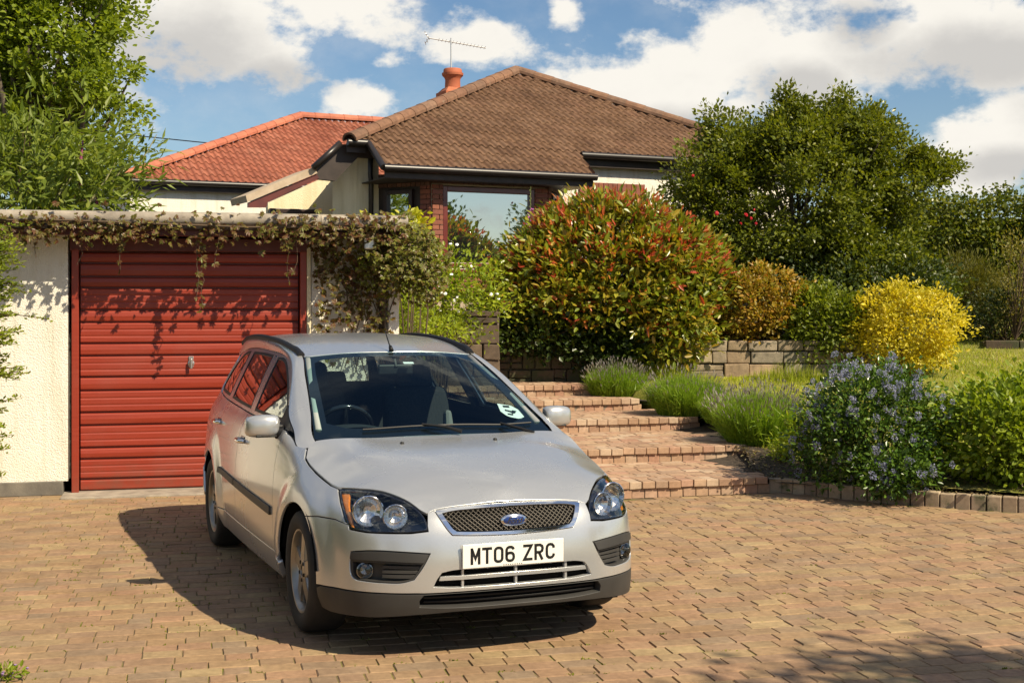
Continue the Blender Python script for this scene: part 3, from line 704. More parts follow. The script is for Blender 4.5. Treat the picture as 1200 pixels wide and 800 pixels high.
    sail = path([(sx(-.47), .978), (sx(-.58), .990), (sx(-.795), .998)], [(sx(-.795), .998), (sx(-.795), 1.112)], [(sx(-.795), 1.112), (sx(-.62), 1.035), (sx(-.47), .978)])
    panel('mirror_sail', Bs, mir(sail, sg), m_black, fr, off=.002, lip=.01, step=.03)
    # handles
    for d, x, z in ((FD, -1.535, .842), (RD, -2.50, .880)):
        c = Bs(sx(x) * sg, z); q = MB(); q.box((c[0], c[1] - .004 * sg, z), (.12, .010, .05)); hd = q.build('handle_recess', m_gloss, d, bevel=.012)
        q = MB(); pts = [(c[0] + .085, c[1] + .006 * sg, z), (c[0] + .06, c[1] + .026 * sg, z), (c[0], c[1] + .033 * sg, z), (c[0] - .06, c[1] + .026 * sg, z), (c[0] - .085, c[1] + .006 * sg, z)]; q.tube(catmull(pts, 4), .0135, 10); q.build('handle', m_chrome, d, True)
    # door mirror
    mc = Vector((-.70, .908 * sg, 1.003)); q = MB(); V = []; F = []; nu, nv = 28, 14
    for i in range(nv + 1):
        ph = -pi / 2 + pi * i / nv
        for j in range(nu):
            th = 2 * pi * j / nu; sg_ = lambda v, e: math.copysign(abs(v)**e, v)
            x = sg_(cos(ph), .42) * sg_(cos(th), .8); y = sg_(cos(ph), .42) * sg_(sin(th), .42); z = sg_(sin(ph), .45)
            x = x * .062 * (1 - .35 * z * z * .6) if x > 0 else x * .032
            yy = y * .096; taper = 1 - .10 * max(0, y * 1.0) - .10 * max(0, -y) ; V.append((mc.x + x - .03 * max(0, y), mc.y + yy * sg, mc.z + z * .064 * taper - .004 * y))
    for i in range(nv):
        for j in range(nu):
            f = (i * nu + j, i * nu + (j + 1) % nu, (i + 1) * nu + (j + 1) % nu, (i + 1) * nu + j); F.append(f if sg > 0 else f[::-1])
    q.add(V, F); mi_ = q.build('door_mirror', m_paint, CAR, True)
    q = MB(); q.tube([(mc.x + .005, mc.y - .075 * sg, mc.z - .035), (mc.x + .02, mc.y - .135 * sg, mc.z - .05)], [.040, .050], 10); q.box((mc.x + .012, mc.y - .085 * sg, mc.z - .028), (.06, .06, .075)); q.build('mirror_arm', m_black, mi_, bevel=.012)
    q = MB(); q.box((mc.x + .008, mc.y - .015 * sg, mc.z - .056), (.07, .12, .012)); q.build('mirror_base', m_black, mi_, bevel=.005)
    q = MB(); q.box((mc.x - .033, mc.y, mc.z), (.004, .165, .100)); q.build('mirror_glass', m_chrome, mi_, bevel=.02)
side('', flank)
# ---- tail
tg = np.array([(0, 1.40), (.3, 1.395), (.50, 1.37), (.60, 1.30), (.64, 1.15), (.66, 1.02), (.62, .9), (.55, .62), (.3, .61), (0, .61)]); tg = np.vstack([tg, (tg * [-1, 1])[::-1][1:-1]])
rwv = np.array([(0, 1.345), (.3, 1.340), (.46, 1.322), (.52, 1.26), (.545, 1.12), (.52, 1.06), (.3, 1.045), (0, 1.04)]); rwv = np.vstack([rwv, (rwv * [-1, 1])[::-1][1:-1]])
TG = panel('tailgate', Br, tg, m_paint, CAR, [rwv], step=.05, flip=True)
panel('rear_window', Br, inset(rwv, -.01), m_side, TG, off=-.008, lip=0, step=.06, flip=True)
rbm = np.array([(0, .605), (.55, .615), (.66, .60), (1.0, .598), (1.28, .50), (1.33, .32), (.9, .26), (0, .25)]); rbm = np.vstack([rbm, (rbm * [-1, 1])[::-1][1:-1]])
panel('rear_bumper', Br, rbm, m_paint, CAR, step=.05, flip=True)
for sg in (-1, 1):
    panel('tail_light', Br, mir(path([(.57, .66), (.62, .9), (.67, 1.05)], [(.70, 1.05), (.73, .9), (.70, .66)]), sg), m_red, CAR, step=.05, off=.003, flip=True)
# ---- scuttle, wipers
q = MB(); q.grid([[(x, y, z) for y in np.linspace(-.62, .62, 9)] for x, z in ((-.24, .905), (-.35, .930))]); SC = q.build('scuttle', m_black, CAR)
def wiper(y0, y1, ya):
    ys = np.linspace(y0, y1, 9); xs = np.interp(np.abs(ys), [0, .4, .7], [-.325, -.345, -.385]) - .012; p = TW(xs, ys); q = MB()
    q.tube([(a, b, c + .012) for a, b, c in p], .006, 6); o = q.build('wiper', m_black, CAR)
    pm = p[5]; q = MB(); b0 = TW(np.array([-.27]), np.array([ya]))[0]; q.tube([(b0[0] + .03, b0[1], b0[2] + .02), (b0[0] - .02, b0[1] + (pm[1] - b0[1]) * .4, b0[2] + .045), (pm[0], pm[1], pm[2] + .022)], [.012, .009, .006], 6); q.build('wiper_arm', m_black, o)
wiper(-.42, .12, .12); wiper(.06, .60, .56)
# stickers on the screen
def sticker(name, pts, mat, par, off):
    return panel(name, TW, np.array(pts), mat, par, off=off, lip=0, step=.03, gap=0, kind=None)
ST = sticker('parking_permit', path([(-.60, .475), (-.585, .55)], [(-.58, .56), (-.53, .595), (-.475, .60), (-.455, .572)], [(-.45, .55), (-.475, .49), (-.52, .465)]), m_white, WS, -.006)
for a in ([(-.58, .50), (-.56, .50), (-.56, .54), (-.58, .54)], [(-.54, .50), (-.525, .495), (-.50, .55), (-.515, .56)], [(-.535, .545), (-.51, .525), (-.495, .535), (-.525, .57)], [(-.50, .50), (-.485, .50), (-.48, .53), (-.495, .535)]):
    sticker('permit_print', a, m_char, WS, -.0045)
sticker('screen_label', [(-1.07, .035), (-1.07, .10), (-1.045, .10), (-1.045, .035)], m_white, WS, -.006)
# ---- wheels
def wheel(x, sg):
    Wt = bpy.data.objects.new('wheel', None); COL.objects.link(Wt); Wt.parent = CAR; Wt.location = (x, .765 * sg, .313); Wt.rotation_euler = (0, 0, 0)
    Mx = Matrix.Rotation(-pi / 2 * sg, 4, 'X')                      # lathe axis -> outwards
    q = MB(); q.lathe([(.212, -.095), (.25, -.104), (.285, -.102), (.303, -.090), (.3105, -.07), (.313, -.02), (.313, .02), (.3105, .07), (.303, .090), (.285, .103), (.25, .106), (.222, .098), (.212, .090)], 64, Mx); q.build('tyre', m_tyre, Wt, True)
    gq = MB()
    for k in range(64):
        w = 2 * pi * k / 64
        for hz in (-.045, 0, .045): gq.box((0, 0, 0), (.012, .030, .003), Mx.to_3x3() @ Matrix.Rotation(w, 3, 'Z') @ Matrix.Translation((0, 0, 0)).to_3x3()) if False else None
    q = MB(); q.lathe([(.214, -.09), (.190, -.07), (.180, -.02), (.184, .05), (.196, .078), (.205, .090), (.216, .092), (.2185, .086), (.2185, .080)], 64, Mx); RIM = q.build('rim', m_alloy, Wt, True, sharp=35)
    for k in range(5):
        w = 2 * pi * k / 5 + .31; Mz = Mx.to_3x3() @ Matrix.Rotation(w, 3, 'Z')
        top = [(.030, -.030, .080), (.085, -.031, .078), (.150, -.029, .074), (.200, -.036, .070), (.200, .036, .070), (.150, .029, .074), (.085, .031, .078), (.030, .030, .080)]
        V = [tuple(Mz @ Vector((a, b * 1.05, c))) for a, b, c in top] + [tuple(Mz @ Vector((a, b * 1.40, c - .016))) for a, b, c in top] + [tuple(Mz @ Vector((a, b * 1.3, c - .05))) for a, b, c in top]
        F = [tuple(range(8))] + [(i + o, (i + 1) % 8 + o, 8 + (i + 1) % 8 + o, 8 + i + o) for o in (0, 8) for i in range(8)] + [tuple(range(16, 24))[::-1]]
        q = MB(); q.add(V, F); o = q.build('spoke', m_alloy, Wt, bevel=.004); 
    q = MB(); q.lathe([(.072, .04), (.070, .070), (.060, .080), (.034, .082), (.030, .076), (.001, .078)], 30, Mx); q.build('hub', m_alloy, Wt, True, sharp=30)
    
    for k in range(5):
        q = MB(); w = 2 * pi * (k + .5) / 5 + .31; c = Mx.to_3x3() @ Vector((.048 * cos(w), .048 * sin(w), .078)); q.lathe([(.010, -.01), (.010, .007), (.001, .009)], 8, Matrix.Translation(c) @ Mx); q.build('wheel_nut', m_black, Wt)
    q = MB(); q.lathe([(.135, .0), (.135, .022), (.06, .024), (.06, .03), (.001, .03)], 32, Mx); q.build('brake_disc', m_disc, Wt, True, sharp=30)
    # wheel housing belongs to the body
    q = MB(); n = 24; V = []; F = []
    for i in range(n + 1):
        a = radians(10 + 160 * i / n)
        for y in (.868, .52): V.append((x + .372 * cos(a), y * sg, .313 + .372 * sin(a)))
    F = [(2 * i, 2 * i + 1, 2 * i + 3, 2 * i + 2) for i in range(n)]; V.append((x, .52 * sg, .313)); F += [(2 * i + 1, 2 * n + 2, 2 * i + 3) for i in range(n)]
    q.add(V, F); q.build('wheel_housing', m_void, CAR, True)
for x in (0, -WB):
    for sg in (-1, 1): wheel(x, sg)
# ---- dark inner shell and floor
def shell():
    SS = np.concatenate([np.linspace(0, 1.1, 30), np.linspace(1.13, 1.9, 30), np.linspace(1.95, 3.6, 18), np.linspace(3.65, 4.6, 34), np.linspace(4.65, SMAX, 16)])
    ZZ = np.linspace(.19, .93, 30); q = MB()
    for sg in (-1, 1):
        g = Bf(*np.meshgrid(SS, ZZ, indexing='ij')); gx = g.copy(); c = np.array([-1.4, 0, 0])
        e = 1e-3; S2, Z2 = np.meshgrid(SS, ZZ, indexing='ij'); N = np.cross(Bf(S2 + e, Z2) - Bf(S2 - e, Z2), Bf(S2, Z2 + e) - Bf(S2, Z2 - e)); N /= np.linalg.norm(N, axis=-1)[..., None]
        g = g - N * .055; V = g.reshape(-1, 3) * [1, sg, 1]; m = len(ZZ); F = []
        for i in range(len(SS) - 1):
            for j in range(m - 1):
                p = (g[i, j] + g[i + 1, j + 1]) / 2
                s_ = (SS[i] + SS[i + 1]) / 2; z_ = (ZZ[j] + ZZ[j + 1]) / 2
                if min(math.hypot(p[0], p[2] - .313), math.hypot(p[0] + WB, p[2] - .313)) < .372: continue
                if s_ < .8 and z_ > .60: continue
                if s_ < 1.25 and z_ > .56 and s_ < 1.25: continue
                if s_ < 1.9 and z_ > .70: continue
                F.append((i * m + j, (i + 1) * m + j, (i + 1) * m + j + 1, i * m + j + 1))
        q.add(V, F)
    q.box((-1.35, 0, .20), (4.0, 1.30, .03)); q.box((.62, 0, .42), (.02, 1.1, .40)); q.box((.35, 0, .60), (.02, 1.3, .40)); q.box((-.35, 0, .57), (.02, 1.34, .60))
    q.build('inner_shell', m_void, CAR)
shell()
# ---- cabin
q = MB(); q.grid([[(x, y, z + .01 * cos(y * 3)) for y in np.linspace(-.66, .66, 12)] for x, z in ((-.30, .90), (-.5, .925), (-.72, .935), (-.86, .925), (-.93, .87), (-.95, .70))]); DA = q.build('dashboard', m_dash, CAR, True)
q = MB(); G = [[(-.66 - .26 * i / 6, -.36 + .22 * cos(a), .925 + .055 * sin(a) * (1 if i < 6 else .8)) for a in np.linspace(0, pi, 14)] for i in range(7)]; q.grid(G); q.build('instrument_hood', m_dash, DA, True)
q = MB(); q.box((-.42, .05, .931), (.02, .75, .004)); q.build('vent_strip', M('pale_grey_trim', (.20, .22, .22), .5), DA)
cst = Vector((-1.03, -.36, .915)); axs = Vector((-.88, 0, .47)).normalized(); sdv = Vector((0, 1, 0)); upv = axs.cross(sdv)
q = MB(); ring = [tuple(cst + (sdv * cos(a) + upv * sin(a)) * .185) for a in np.linspace(0, 2 * pi, 33)]; q.tube(ring, .015, 8, False)
for a in (0, pi, -pi / 2): q.tube([tuple(cst), tuple(cst + (sdv * cos(a) + upv * sin(a)) * .18)], [.03, .014], 8)
q.lathe([(.06, -.02), (.06, .015), (.001, .025)], 16, Matrix((sdv, upv, axs)).transposed().to_4x4().copy() if False else Matrix.Translation(cst) @ Matrix((sdv, upv, axs)).transposed().to_4x4())
q.build('steering_wheel', m_gloss, CAR, True, sharp=50)
def seat(x, y, w, front=True):
    def rb(c, d, rot, name, mat, par):
        q = MB(); q.box((0, 0, 0), d, taper=.12); o = q.build(name, mat, par, bevel=min(d) * .3, seg=3); o.location = c; o.rotation_euler = (0, rot, 0); return o
    S = rb((x, y, .82), (.14, w, .62), radians(-14), 'seat_back', m_fabric, CAR)
    q = MB(); q.box((.28, 0, -.34), (.52, w, .16)); q.build('seat_cushion', m_fabric, S, bevel=.04)
    if front:
        for sg in (-1, 1):
            q = MB(); q.box((.07, sg * (w / 2 - .05), -.04), (.10, .09, .36), taper=.45); q.build('side_bolster', m_fabric if (y < 0 or sg < 0) else m_fabric2, S, bevel=.03)
        q = MB(); q.box((-.01, 0, .405), (.10, .27, .19), taper=.12); q.build('head_restraint', m_fabric, S, bevel=.035)
        for sg in (-1, 1): q = MB(); q.tube([(0, sg * .07, .28), (0, sg * .07, .36)], .007, 6); q.build('post', m_chrome, S)
    else:
        for yy in (-.40, 0, .40): q = MB(); q.box((-.01, yy, .33), (.08, .24, .12), taper=.12); q.build('head_restraint', m_fabric, S, bevel=.03)
seat(-1.78, -.36, .50); seat(-1.78, .36, .50); seat(-2.62, 0, 1.25, False)
q = MB(); q.box((-1.115, 0, 1.285), (.02, .225, .065)); MR = q.build('interior_mirror', m_black, CAR, bevel=.012); q = MB(); q.box((-1.127, 0, 1.285), (.004, .205, .05)); q.build('mirror_face', m_chrome, MR); q = MB(); q.tube([(-1.10, 0, 1.30), (-1.13, 0, 1.345)], .010, 6); q.build('mirror_stem', m_black, MR)
q = MB(); q.grid([[(x, y, (1.375 if abs(y) > .4 else 1.405) + (0 if x < -1.5 else -.03)) for y in (-.53, -.4, 0, .4, .53)] for x in (-1.30, -1.6, -2.2, -2.8, -3.25)]); q.build('headlining', M('headlining', (.14, .14, .14), .9), CAR, True)
for sg in (-1, 1):
    q = MB(); q.grid([[(x, sg * (.80 if z < 1 else .77), z) for z in (.35, .95, 1.0)] for x in (-.6, -1.2, -1.9, -2.6)]); q.build('door_lining', m_dash, CAR)
    q = MB(); q.tube([(-.42, .655 * sg, .99), (-.8, .60 * sg, 1.16), (-1.22, .525 * sg, 1.345)], .022, 6); q.build('pillar_trim', M('pillar_trim_grey', (.30, .33, .31), .7) if sg < 0 else m_fabric2, CAR, True)
    q = MB(); q.tube([(-1.645, .735 * sg, 1.0), (-1.775, .580 * sg, 1.345)], .026, 6); q.build('pillar_trim', m_dash, CAR, True)
# ================================================================ ground, driveway, steps, walls, buildings
def inpoly(x, y, poly): return bool(inside(np.array([x]), np.array([y]), poly)[0])
def interp_kerb(x): return float(np.interp(x, [2.45, 2.75, 3.1, 3.6, 4.2, 5.0, 6.5, 9], [12.02, 11.72, 11.42, 11.10, 10.82, 10.55, 10.2, 9.7]))
def lawn_h(x, y): return float(np.interp(y, [10, 12.2, 17.3, 21, 26], [.10, .14, .74, 1.15, 1.6]))
m_ground = M('rough_ground', (.10, .085, .05), .95, build=noisy((.05, .06, .022), (.13, .10, .06), 1.5, .5, 12, .05))
tag(mesh_o := MB().add([(-150, -150, -.06), (150, -150, -.06), (150, 250, -.06), (-150, 250, -.06)], [(0, 1, 2, 3)]).build('ground', m_ground), kind='structure')
# ---- driveway
def joint_nodes(t, b):
    h = T(t); P = h.n('ShaderNodeNewGeometry').outputs['Position']
    c = h.ramp(h.noise(9, 6, .6, P), [(.3, (.12, .085, .05)), (.6, (.19, .14, .08))]); ms = h.mr(h.noise(2.2, 7, .7, P), .46, .58)
    h.l(h.mix(ms, c, h.ramp(h.noise(60, 3, .5, P), [(.3, (.11, .115, .016)), (.7, (.23, .22, .03))])), b.inputs['Base Color']); h.bump(b, h.noise(150, 4, .6, P), .7, .01)
m_joint = M('sandy_moss_joints', (.12, .09, .05), .95, build=joint_nodes)
DRV = [(-9, 9.9), (-9, 10.67), (-3.95, 11.88), (-1.05, 12.58), (-.2, 12.9), (.6, 11.46), (2.45, 12.0)] + [(x, interp_kerb(x)) for x in (2.75, 3.1, 3.6, 4.2, 5, 6.5, 9)] + [(9, 2.2), (-9, 2.2)]
q = MB(); q.add([(x, y, -.0060) for x, y in [(-9, 2.2), (9, 2.2), (9, 9.7), (6.5, 10.3), (4.2, 10.95), (2.5, 12.2), (.6, 13), (-1, 13), (-9, 10.7)]], [tuple(range(9))]); DRIVE = q.build('driveway', m_joint, kind='structure')
brick_cols = [(.305, .196, .110), (.345, .230, .131), (.278, .182, .113), (.368, .268, .146), (.325, .200, .121), (.272, .196, .130), (.350, .212, .130), (.302, .220, .136)]
m_paver = M('clay_paver', (.35, .2, .13), .82, spec=.25, build=pieces(brick_cols, 26, .30, .35, ((.19, .18, .05), 3.1, .635), 190))
def paver_geo(L, Wd, seed, z1=0, dep=.03):
    r = np.random.default_rng(seed); a, b, c = L / 2, Wd / 2, .0045; j = lambda: r.uniform(-.0022, .0022)
    top = [(-a + c + j(), -b + c + j(), z1), (a - c + j(), -b + c + j(), z1), (a - c + j(), b - c + j(), z1), (-a + c + j(), b - c + j(), z1)]
    mid = [(-a + j(), -b + j(), z1 - .006), (a + j(), -b + j(), z1 - .006), (a + j(), b + j(), z1 - .006), (-a + j(), b + j(), z1 - .006)]
    bot = [(x, y, z1 - dep) for x, y, _ in mid]
    F = [(0, 1, 2, 3)] + [(4 + i, 4 + (i + 1) % 4, (i + 1) % 4, i) for i in range(4)] + [(8 + i, 8 + (i + 1) % 4, 4 + (i + 1) % 4, 4 + i) for i in range(4)]
    return np.array(top + mid + bot), F
GA = radians(13.5); GD = np.array([cos(GA), sin(GA)]); GN = np.array([sin(GA), -cos(GA)]); G0 = np.array([-3.90, 11.90])
LENS = [.125, .165, .19, .235]; VAR = {}
for L in LENS:
    for s_ in range(4): VAR[L, s_] = paver_geo(L - .0036, .1176, 17 * s_ + int(L * 1000))
pl = []
row = 0; vv = .09
while vv < 10.2:
    u = -5.5 + R.uniform(0, .3)
    while u < 13.5:
        L = float(R.choice(LENS, p=[.22, .28, .30, .20])); uc = u + L / 2; u += L; p = G0 + GD * uc + GN * vv
        if inpoly(p[0], p[1], DRV) and p[1] > 2.4 and abs(p[0]) < 1.2 + p[1] * .62: pl.append((p[0], p[1], L))
    vv += .1235
def frame_xy(x, y, z=0): return 600 + FPX * x / y, HOR + FPX * (CAMH - z) / y
vis = sorted([i for i, p in enumerate(pl) if p[1] > 4 and -10 < frame_xy(p[0], p[1])[0] < 1210 and frame_xy(p[0], p[1])[1] < 806], key=lambda i: pl[i][1])
near = set(vis[:300]); V = []; F = []; k = 0; pm = {}
for i, (x, y, L) in enumerate(pl):
    s_ = int(R.integers(4)); dz = float(np.clip(R.normal(0, .0014), -.002, .003)); tx, ty, tz = np.clip(R.normal(0, .007), -.012, .012), np.clip(R.normal(0, .006), -.010, .010), R.normal(0, .007)
    if i in near:
        if (L, s_) not in pm: pm[L, s_] = mesh_np('brick', *VAR[L, s_], m_paver)
        link('brick', pm[L, s_], DRIVE, (x, y, dz), (tx, ty, GA + tz))
    else:
        g, f = VAR[L, s_]; c, s = cos(GA + tz), sin(GA + tz); P = np.stack([x + g[:, 0] * c - g[:, 1] * s, y + g[:, 0] * s + g[:, 1] * c, g[:, 2] + dz + g[:, 1] * tx - g[:, 0] * ty], 1)
        V.append(P); F += [tuple(a + k for a in q) for q in f]; k += len(P)
link('brick_paving', mesh_np('brick_paving', np.vstack(V), F, m_paver), DRIVE, kind='stuff')

# ---- steps
SA = radians(15.5); SD = np.array([cos(SA), sin(SA)]); SN = np.array([-sin(SA), cos(SA)])
m_step = M('step_brick', (.40, .24, .16), .8, spec=.25, build=pieces([(.38, .24, .155), (.44, .30, .20), (.33, .205, .14), (.49, .37, .265), (.40, .23, .16), (.45, .315, .205)], 28, .22, .35, ((.12, .11, .06), 2.0, .66), 160))
m_mortar = M('mortar', (.20, .165, .12), .95, build=noisy((.14, .11, .08), (.24, .20, .15), 20, .4, 150))
STEPS = thing('brick_steps', 'flight of five wide brick steps climbing beside the lavender', 'steps', (0, 0, 0))
ends = [((2.28, 11.985), 0, .143), ((2.34, 13.37), .143, .283), ((2.08, 15.0), .283, .42), ((1.52, 16.0), .42, .55), ((.96, 16.62), .55, .68)]
bm_tr = {}; core = MB(); tv = []; tf = []; tk = 0
def boxgeo(d, seed, ch=.006):
    r = np.random.default_rng(seed); x, y, z = [q / 2 for q in d]; j = lambda: r.uniform(-.002, .002)
    A = [(sx_ * x + j(), sy_ * y + j(), sz_ * z + j()) for sz_ in (-1, 1) for sx_, sy_ in ((-1, -1), (1, -1), (1, 1), (-1, 1))]
    return np.array(A), [(0, 3, 2, 1), (4, 5, 6, 7), (0, 1, 5, 4), (1, 2, 6, 5), (2, 3, 7, 6), (3, 0, 4, 7)]
def bev(o, w=.006, s=2):
    b = o.modifiers.new('bevel', 'BEVEL'); b.width = w; b.segments = s; b.limit_method = 'NONE'; return o
nose_m = [mesh_np('brick', *boxgeo((.113, .215, .062), i), m_step) for i in range(6)]
rise_m = [mesh_np('brick', *boxgeo((.113, .10, 1.0), i + 9), m_step) for i in range(6)]
for k, ((ex, ey), z0, z1) in enumerate(ends):
    E = np.array([ex, ey]); Ln = (ex + .95) / SD[0]; nb = int(Ln / .1195)
    nxt = ends[k + 1][0] if k < 4 else (.6, 17.25)
    depth = (np.array(nxt) - E) @ SN + .12
    for i in range(nb):
        p = E - SD * (i * .1195 + .06); jz = R.normal(0, .0015)
        bow = -.0
        o = bev(link('brick', nose_m[int(R.integers(6))], STEPS, (*(p + SN * (.095 + R.normal(0, .003))), z1 - .031 + jz), (R.normal(0, .01), R.normal(0, .01), SA + R.normal(0, .012))))
        hgt = z1 - z0 - .066
        bev(link('brick', rise_m[int(R.integers(6))], STEPS, (*(p + SN * (.062 + R.normal(0, .003)) + SD * .03), z0 + hgt / 2), (0, 0, SA + R.normal(0, .010)), (1, 1, hgt)), .005)
    # returns on the right hand end
    c = [E + SN * .02 - SD * .002, E - SD * Ln + SN * .02, E - SD * Ln + SN * depth, E + SN * depth - SD * .002]
    core.add([(*p, z0 - .3) for p in c] + [(*p, z1 - .012) for p in c], [(3, 2, 1, 0), (4, 5, 6, 7), (0, 1, 5, 4), (1, 2, 6, 5), (2, 3, 7, 6), (3, 0, 4, 7)])
    v = .265
    while v < depth - .02:
        u = -R.uniform(0, .2)
        while u < Ln:
            L = float(R.choice(LENS)); uc = u + L / 2; u += L
            if 0.02 < uc < Ln:
                p = E - SD * uc + SN * v; g, f = VAR[L, int(R.integers(4))]; cc, s = SD; P = np.stack([p[0] + g[:, 0] * cc - g[:, 1] * s, p[1] + g[:, 0] * s + g[:, 1] * cc, g[:, 2] + z1 + R.normal(0, .0015)], 1); tv.append(P); tf += [tuple(a + tk for a in q) for q in f]; tk += len(P)
        v += .1235
core.build('mortar_core', m_mortar, STEPS)
sq = MB()
for k, ((ex, ey), z0, z1) in enumerate(ends[:4]):
    E = np.array([ex, ey]); nx_ = np.array(ends[k + 1][0]); dp = (nx_ - E) @ SN + .25; A = E - SD * .03; B2 = A + SN * dp; C2 = B2 + SD * .75; D2 = A + SD * .40
    sq.add([(*A, z1 - .016), (*(A + SN * dp * .5 - SD * .01), z1 - .014), (*B2, z1 + .01), (*C2, z1 + .12), (*(C2 * .5 + D2 * .5), z1 + .04), (*D2, z1 - .05)], [(5, 4, 1, 0), (4, 3, 2, 1)])
SOILQ = sq
link('tread_paving', mesh_np('tread_paving', np.vstack(tv), tf, m_step), STEPS, kind='stuff')
# rounded brick kerb that carries on from the bottom step round the flower bed
KERB = thing('brick_kerb', 'low curved brick edging between the driveway and the shrub bed', 'kerb', (0, 0, 0))
m_kerb = M('kerb_block', (.36, .27, .19), .85, build=pieces([(.34, .25, .17), (.42, .33, .23), (.30, .22, .16), (.38, .28, .18)], 24, .3, .4, ((.10, .10, .05), 3, .55), 150))
km = [mesh_np('kerb_brick', *boxgeo((.113, .10, .15), 30 + i), m_kerb) for i in range(5)]
pts = catmull([(2.30, 12.02), (2.45, 12.0), (2.62, 11.88), (2.85, 11.65), (3.1, 11.44), (3.6, 11.12), (4.2, 10.84), (5.0, 10.57), (6.0, 10.3)], 30); dl = np.concatenate([[0], np.cumsum(np.linalg.norm(np.diff(pts, axis=0), axis=1))])
for i, d in enumerate(np.arange(.06, dl[-1], .121)):
    x, y = np.interp(d, dl, pts[:, 0]), np.interp(d, dl, pts[:, 1]); a = math.atan2(np.interp(d + .05, dl, pts[:, 1]) - y, np.interp(d + .05, dl, pts[:, 0]) - x)
    bev(link('kerb_brick', km[i % 5], KERB, (x - .05 * sin(a) * 0, y + .05, .045 + R.normal(0, .002)), (R.normal(0, .02), 0, a)), .007)
# ---- lawn and raised beds
ys = np.linspace(0, 1, 40); Gd = []
for s_ in np.linspace(0, 1, 46):
    row = []
    for t in ys:
        x1 = 2.42 + 11.5 * s_; y0 = interp_kerb(x1) + .1; y = y0 + (26 - y0) * t; xl = float(np.interp(y, [12, 13.4, 15, 16, 16.6, 17.3], [2.62, 2.60, 2.36, 1.85, 1.30, 1.15])); x = xl + (13.9 - xl) * s_; row.append((x, y, lawn_h(x, y) + .02 * sin(x * 2 + t * 9)))
    Gd.append(row)
def lawn_nodes(t, b):
    h = T(t); P = h.n('ShaderNodeNewGeometry').outputs['Position']
    h.l(h.mix(h.mr(h.noise(1.1, 5, .6, P), .42, .62), h.ramp(h.noise(40, 4, .6, P), [(.3, (.16, .18, .02)), (.7, (.30, .30, .04))]), (.34, .29, .08)), b.inputs['Base Color']); h.bump(b, h.noise(120, 3, .6, P), .8, .03)
m_lawn = M('lawn_grass', (.1, .12, .02), .9, build=lawn_nodes)
Gd = [[(x - .02, y, z - .30) for x, y, z in Gd[0]]] + Gd
q = MB(); q.grid(Gd, flip=True); LAWN = q.build('lawn', m_lawn, smooth=True, kind='structure')
m_soil = M('soil', (.055, .04, .028), .95, build=noisy((.03, .022, .015), (.08, .058, .04), 14, .7, 60, .03))
q = MB(); Gd = [[(x, y, float(np.interp(y, [17.35, 19, 21, 40], [1.16, 1.42, 1.6, 2.4])) + .03 * sin(3 * x + y)) for y in np.linspace(17.42, 40, 30)] for x in np.linspace(-1.3, 4.75, 26)]; q.grid(Gd, flip=True); q.build('raised_bed', m_soil, smooth=True, kind='structure')
q = MB(); q.grid([[(x, y, float(np.interp(y, [13, 20, 60], [.0, 1.3, 2.2]))) for y in np.linspace(14.5, 60, 20)] for x in np.linspace(-40, -1.3, 16)], flip=True); q.build('rising_ground', m_ground, smooth=True, kind='structure')
SOILQ.build('soil_beside_steps', m_soil, kind='structure')
q = MB(); q.add([(2.22, 12.1, .09), (2.7, 11.8, .09), (3.1, 11.5, .09), (3.6, 11.2, .105), (4.2, 10.95, .105), (6.5, 10.3, .105), (6.5, 11.4, .16), (4.2, 12.3, .20), (3.2, 12.75, .225), (2.30, 13.38, .275)], [tuple(range(10))]); q.build('flower_bed', m_soil, kind='structure')
# ---- stone retaining walls
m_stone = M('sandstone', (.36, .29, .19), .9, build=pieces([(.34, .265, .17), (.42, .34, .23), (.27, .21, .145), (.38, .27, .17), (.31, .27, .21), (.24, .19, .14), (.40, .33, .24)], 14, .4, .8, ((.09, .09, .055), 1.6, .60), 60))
m_stoned = M('shaded_stone', (.15, .11, .08), .92, build=pieces([(.085, .060, .042), (.125, .09, .062), (.065, .048, .034), (.11, .078, .055)], 14, .4, .8, ((.06, .065, .03), 1.8, .50), 60))  # dark brown mossy stone, with the walls' shade put into its colour
def stone_wall(name, label, x0, x1, y0, y1, zb, zt, courses, mat, rng, lo=.17, hi=.5):
    t = thing(name, label, 'wall', (x0, y0, 0), math.atan2(y1 - y0, x1 - x0)); Ln = math.hypot(x1 - x0, y1 - y0)
    q = MB(); q.box((Ln / 2, .20, (zb + zt) / 2 - .02), (Ln, .30, zt - zb - .02)); q.build('mortar_core', m_mortar, t)
    z = zb; hs = rng.uniform(.8, 1.25, courses); hs = hs / hs.sum() * (zt - zb)
    for c in range(courses):
        u = 0
        while u < Ln - .02:
            L = min(float(rng.uniform(lo, hi)), Ln - u)
            if Ln - u - L < lo: L = Ln - u
            parts = [(z, hs[c])] if rng.random() < .72 else [(z, hs[c] * .5), (z + hs[c] * .5, hs[c] * .5)]
            for zz, hh in parts:
                g, f = boxgeo((L - .013, .16, hh - .012), int(rng.integers(1e6))); g = g + rng.uniform(-.008, .008, g.shape)
                o = link('stone', mesh_np('stone', g, f, mat), t, (u + L / 2, .045 + rng.uniform(-.014, .014), zz + hh / 2)); bev(o, .013, 2)
            u += L
        z += hs[c]
    return t
rw = np.random.default_rng(5)
stone_wall('stone_wall', 'low sandstone retaining wall behind the lawn under the big red and green shrub', 1.25, 4.75, 17.30, 17.42, .55, 1.21, 4, m_stone, rw)
stone_wall('stone_wall', 'dark shaded stone wall behind the top brick step', -.75, 1.25, 17.25, 17.30, .60, 1.20, 3, m_stoned, rw, .14, .3)
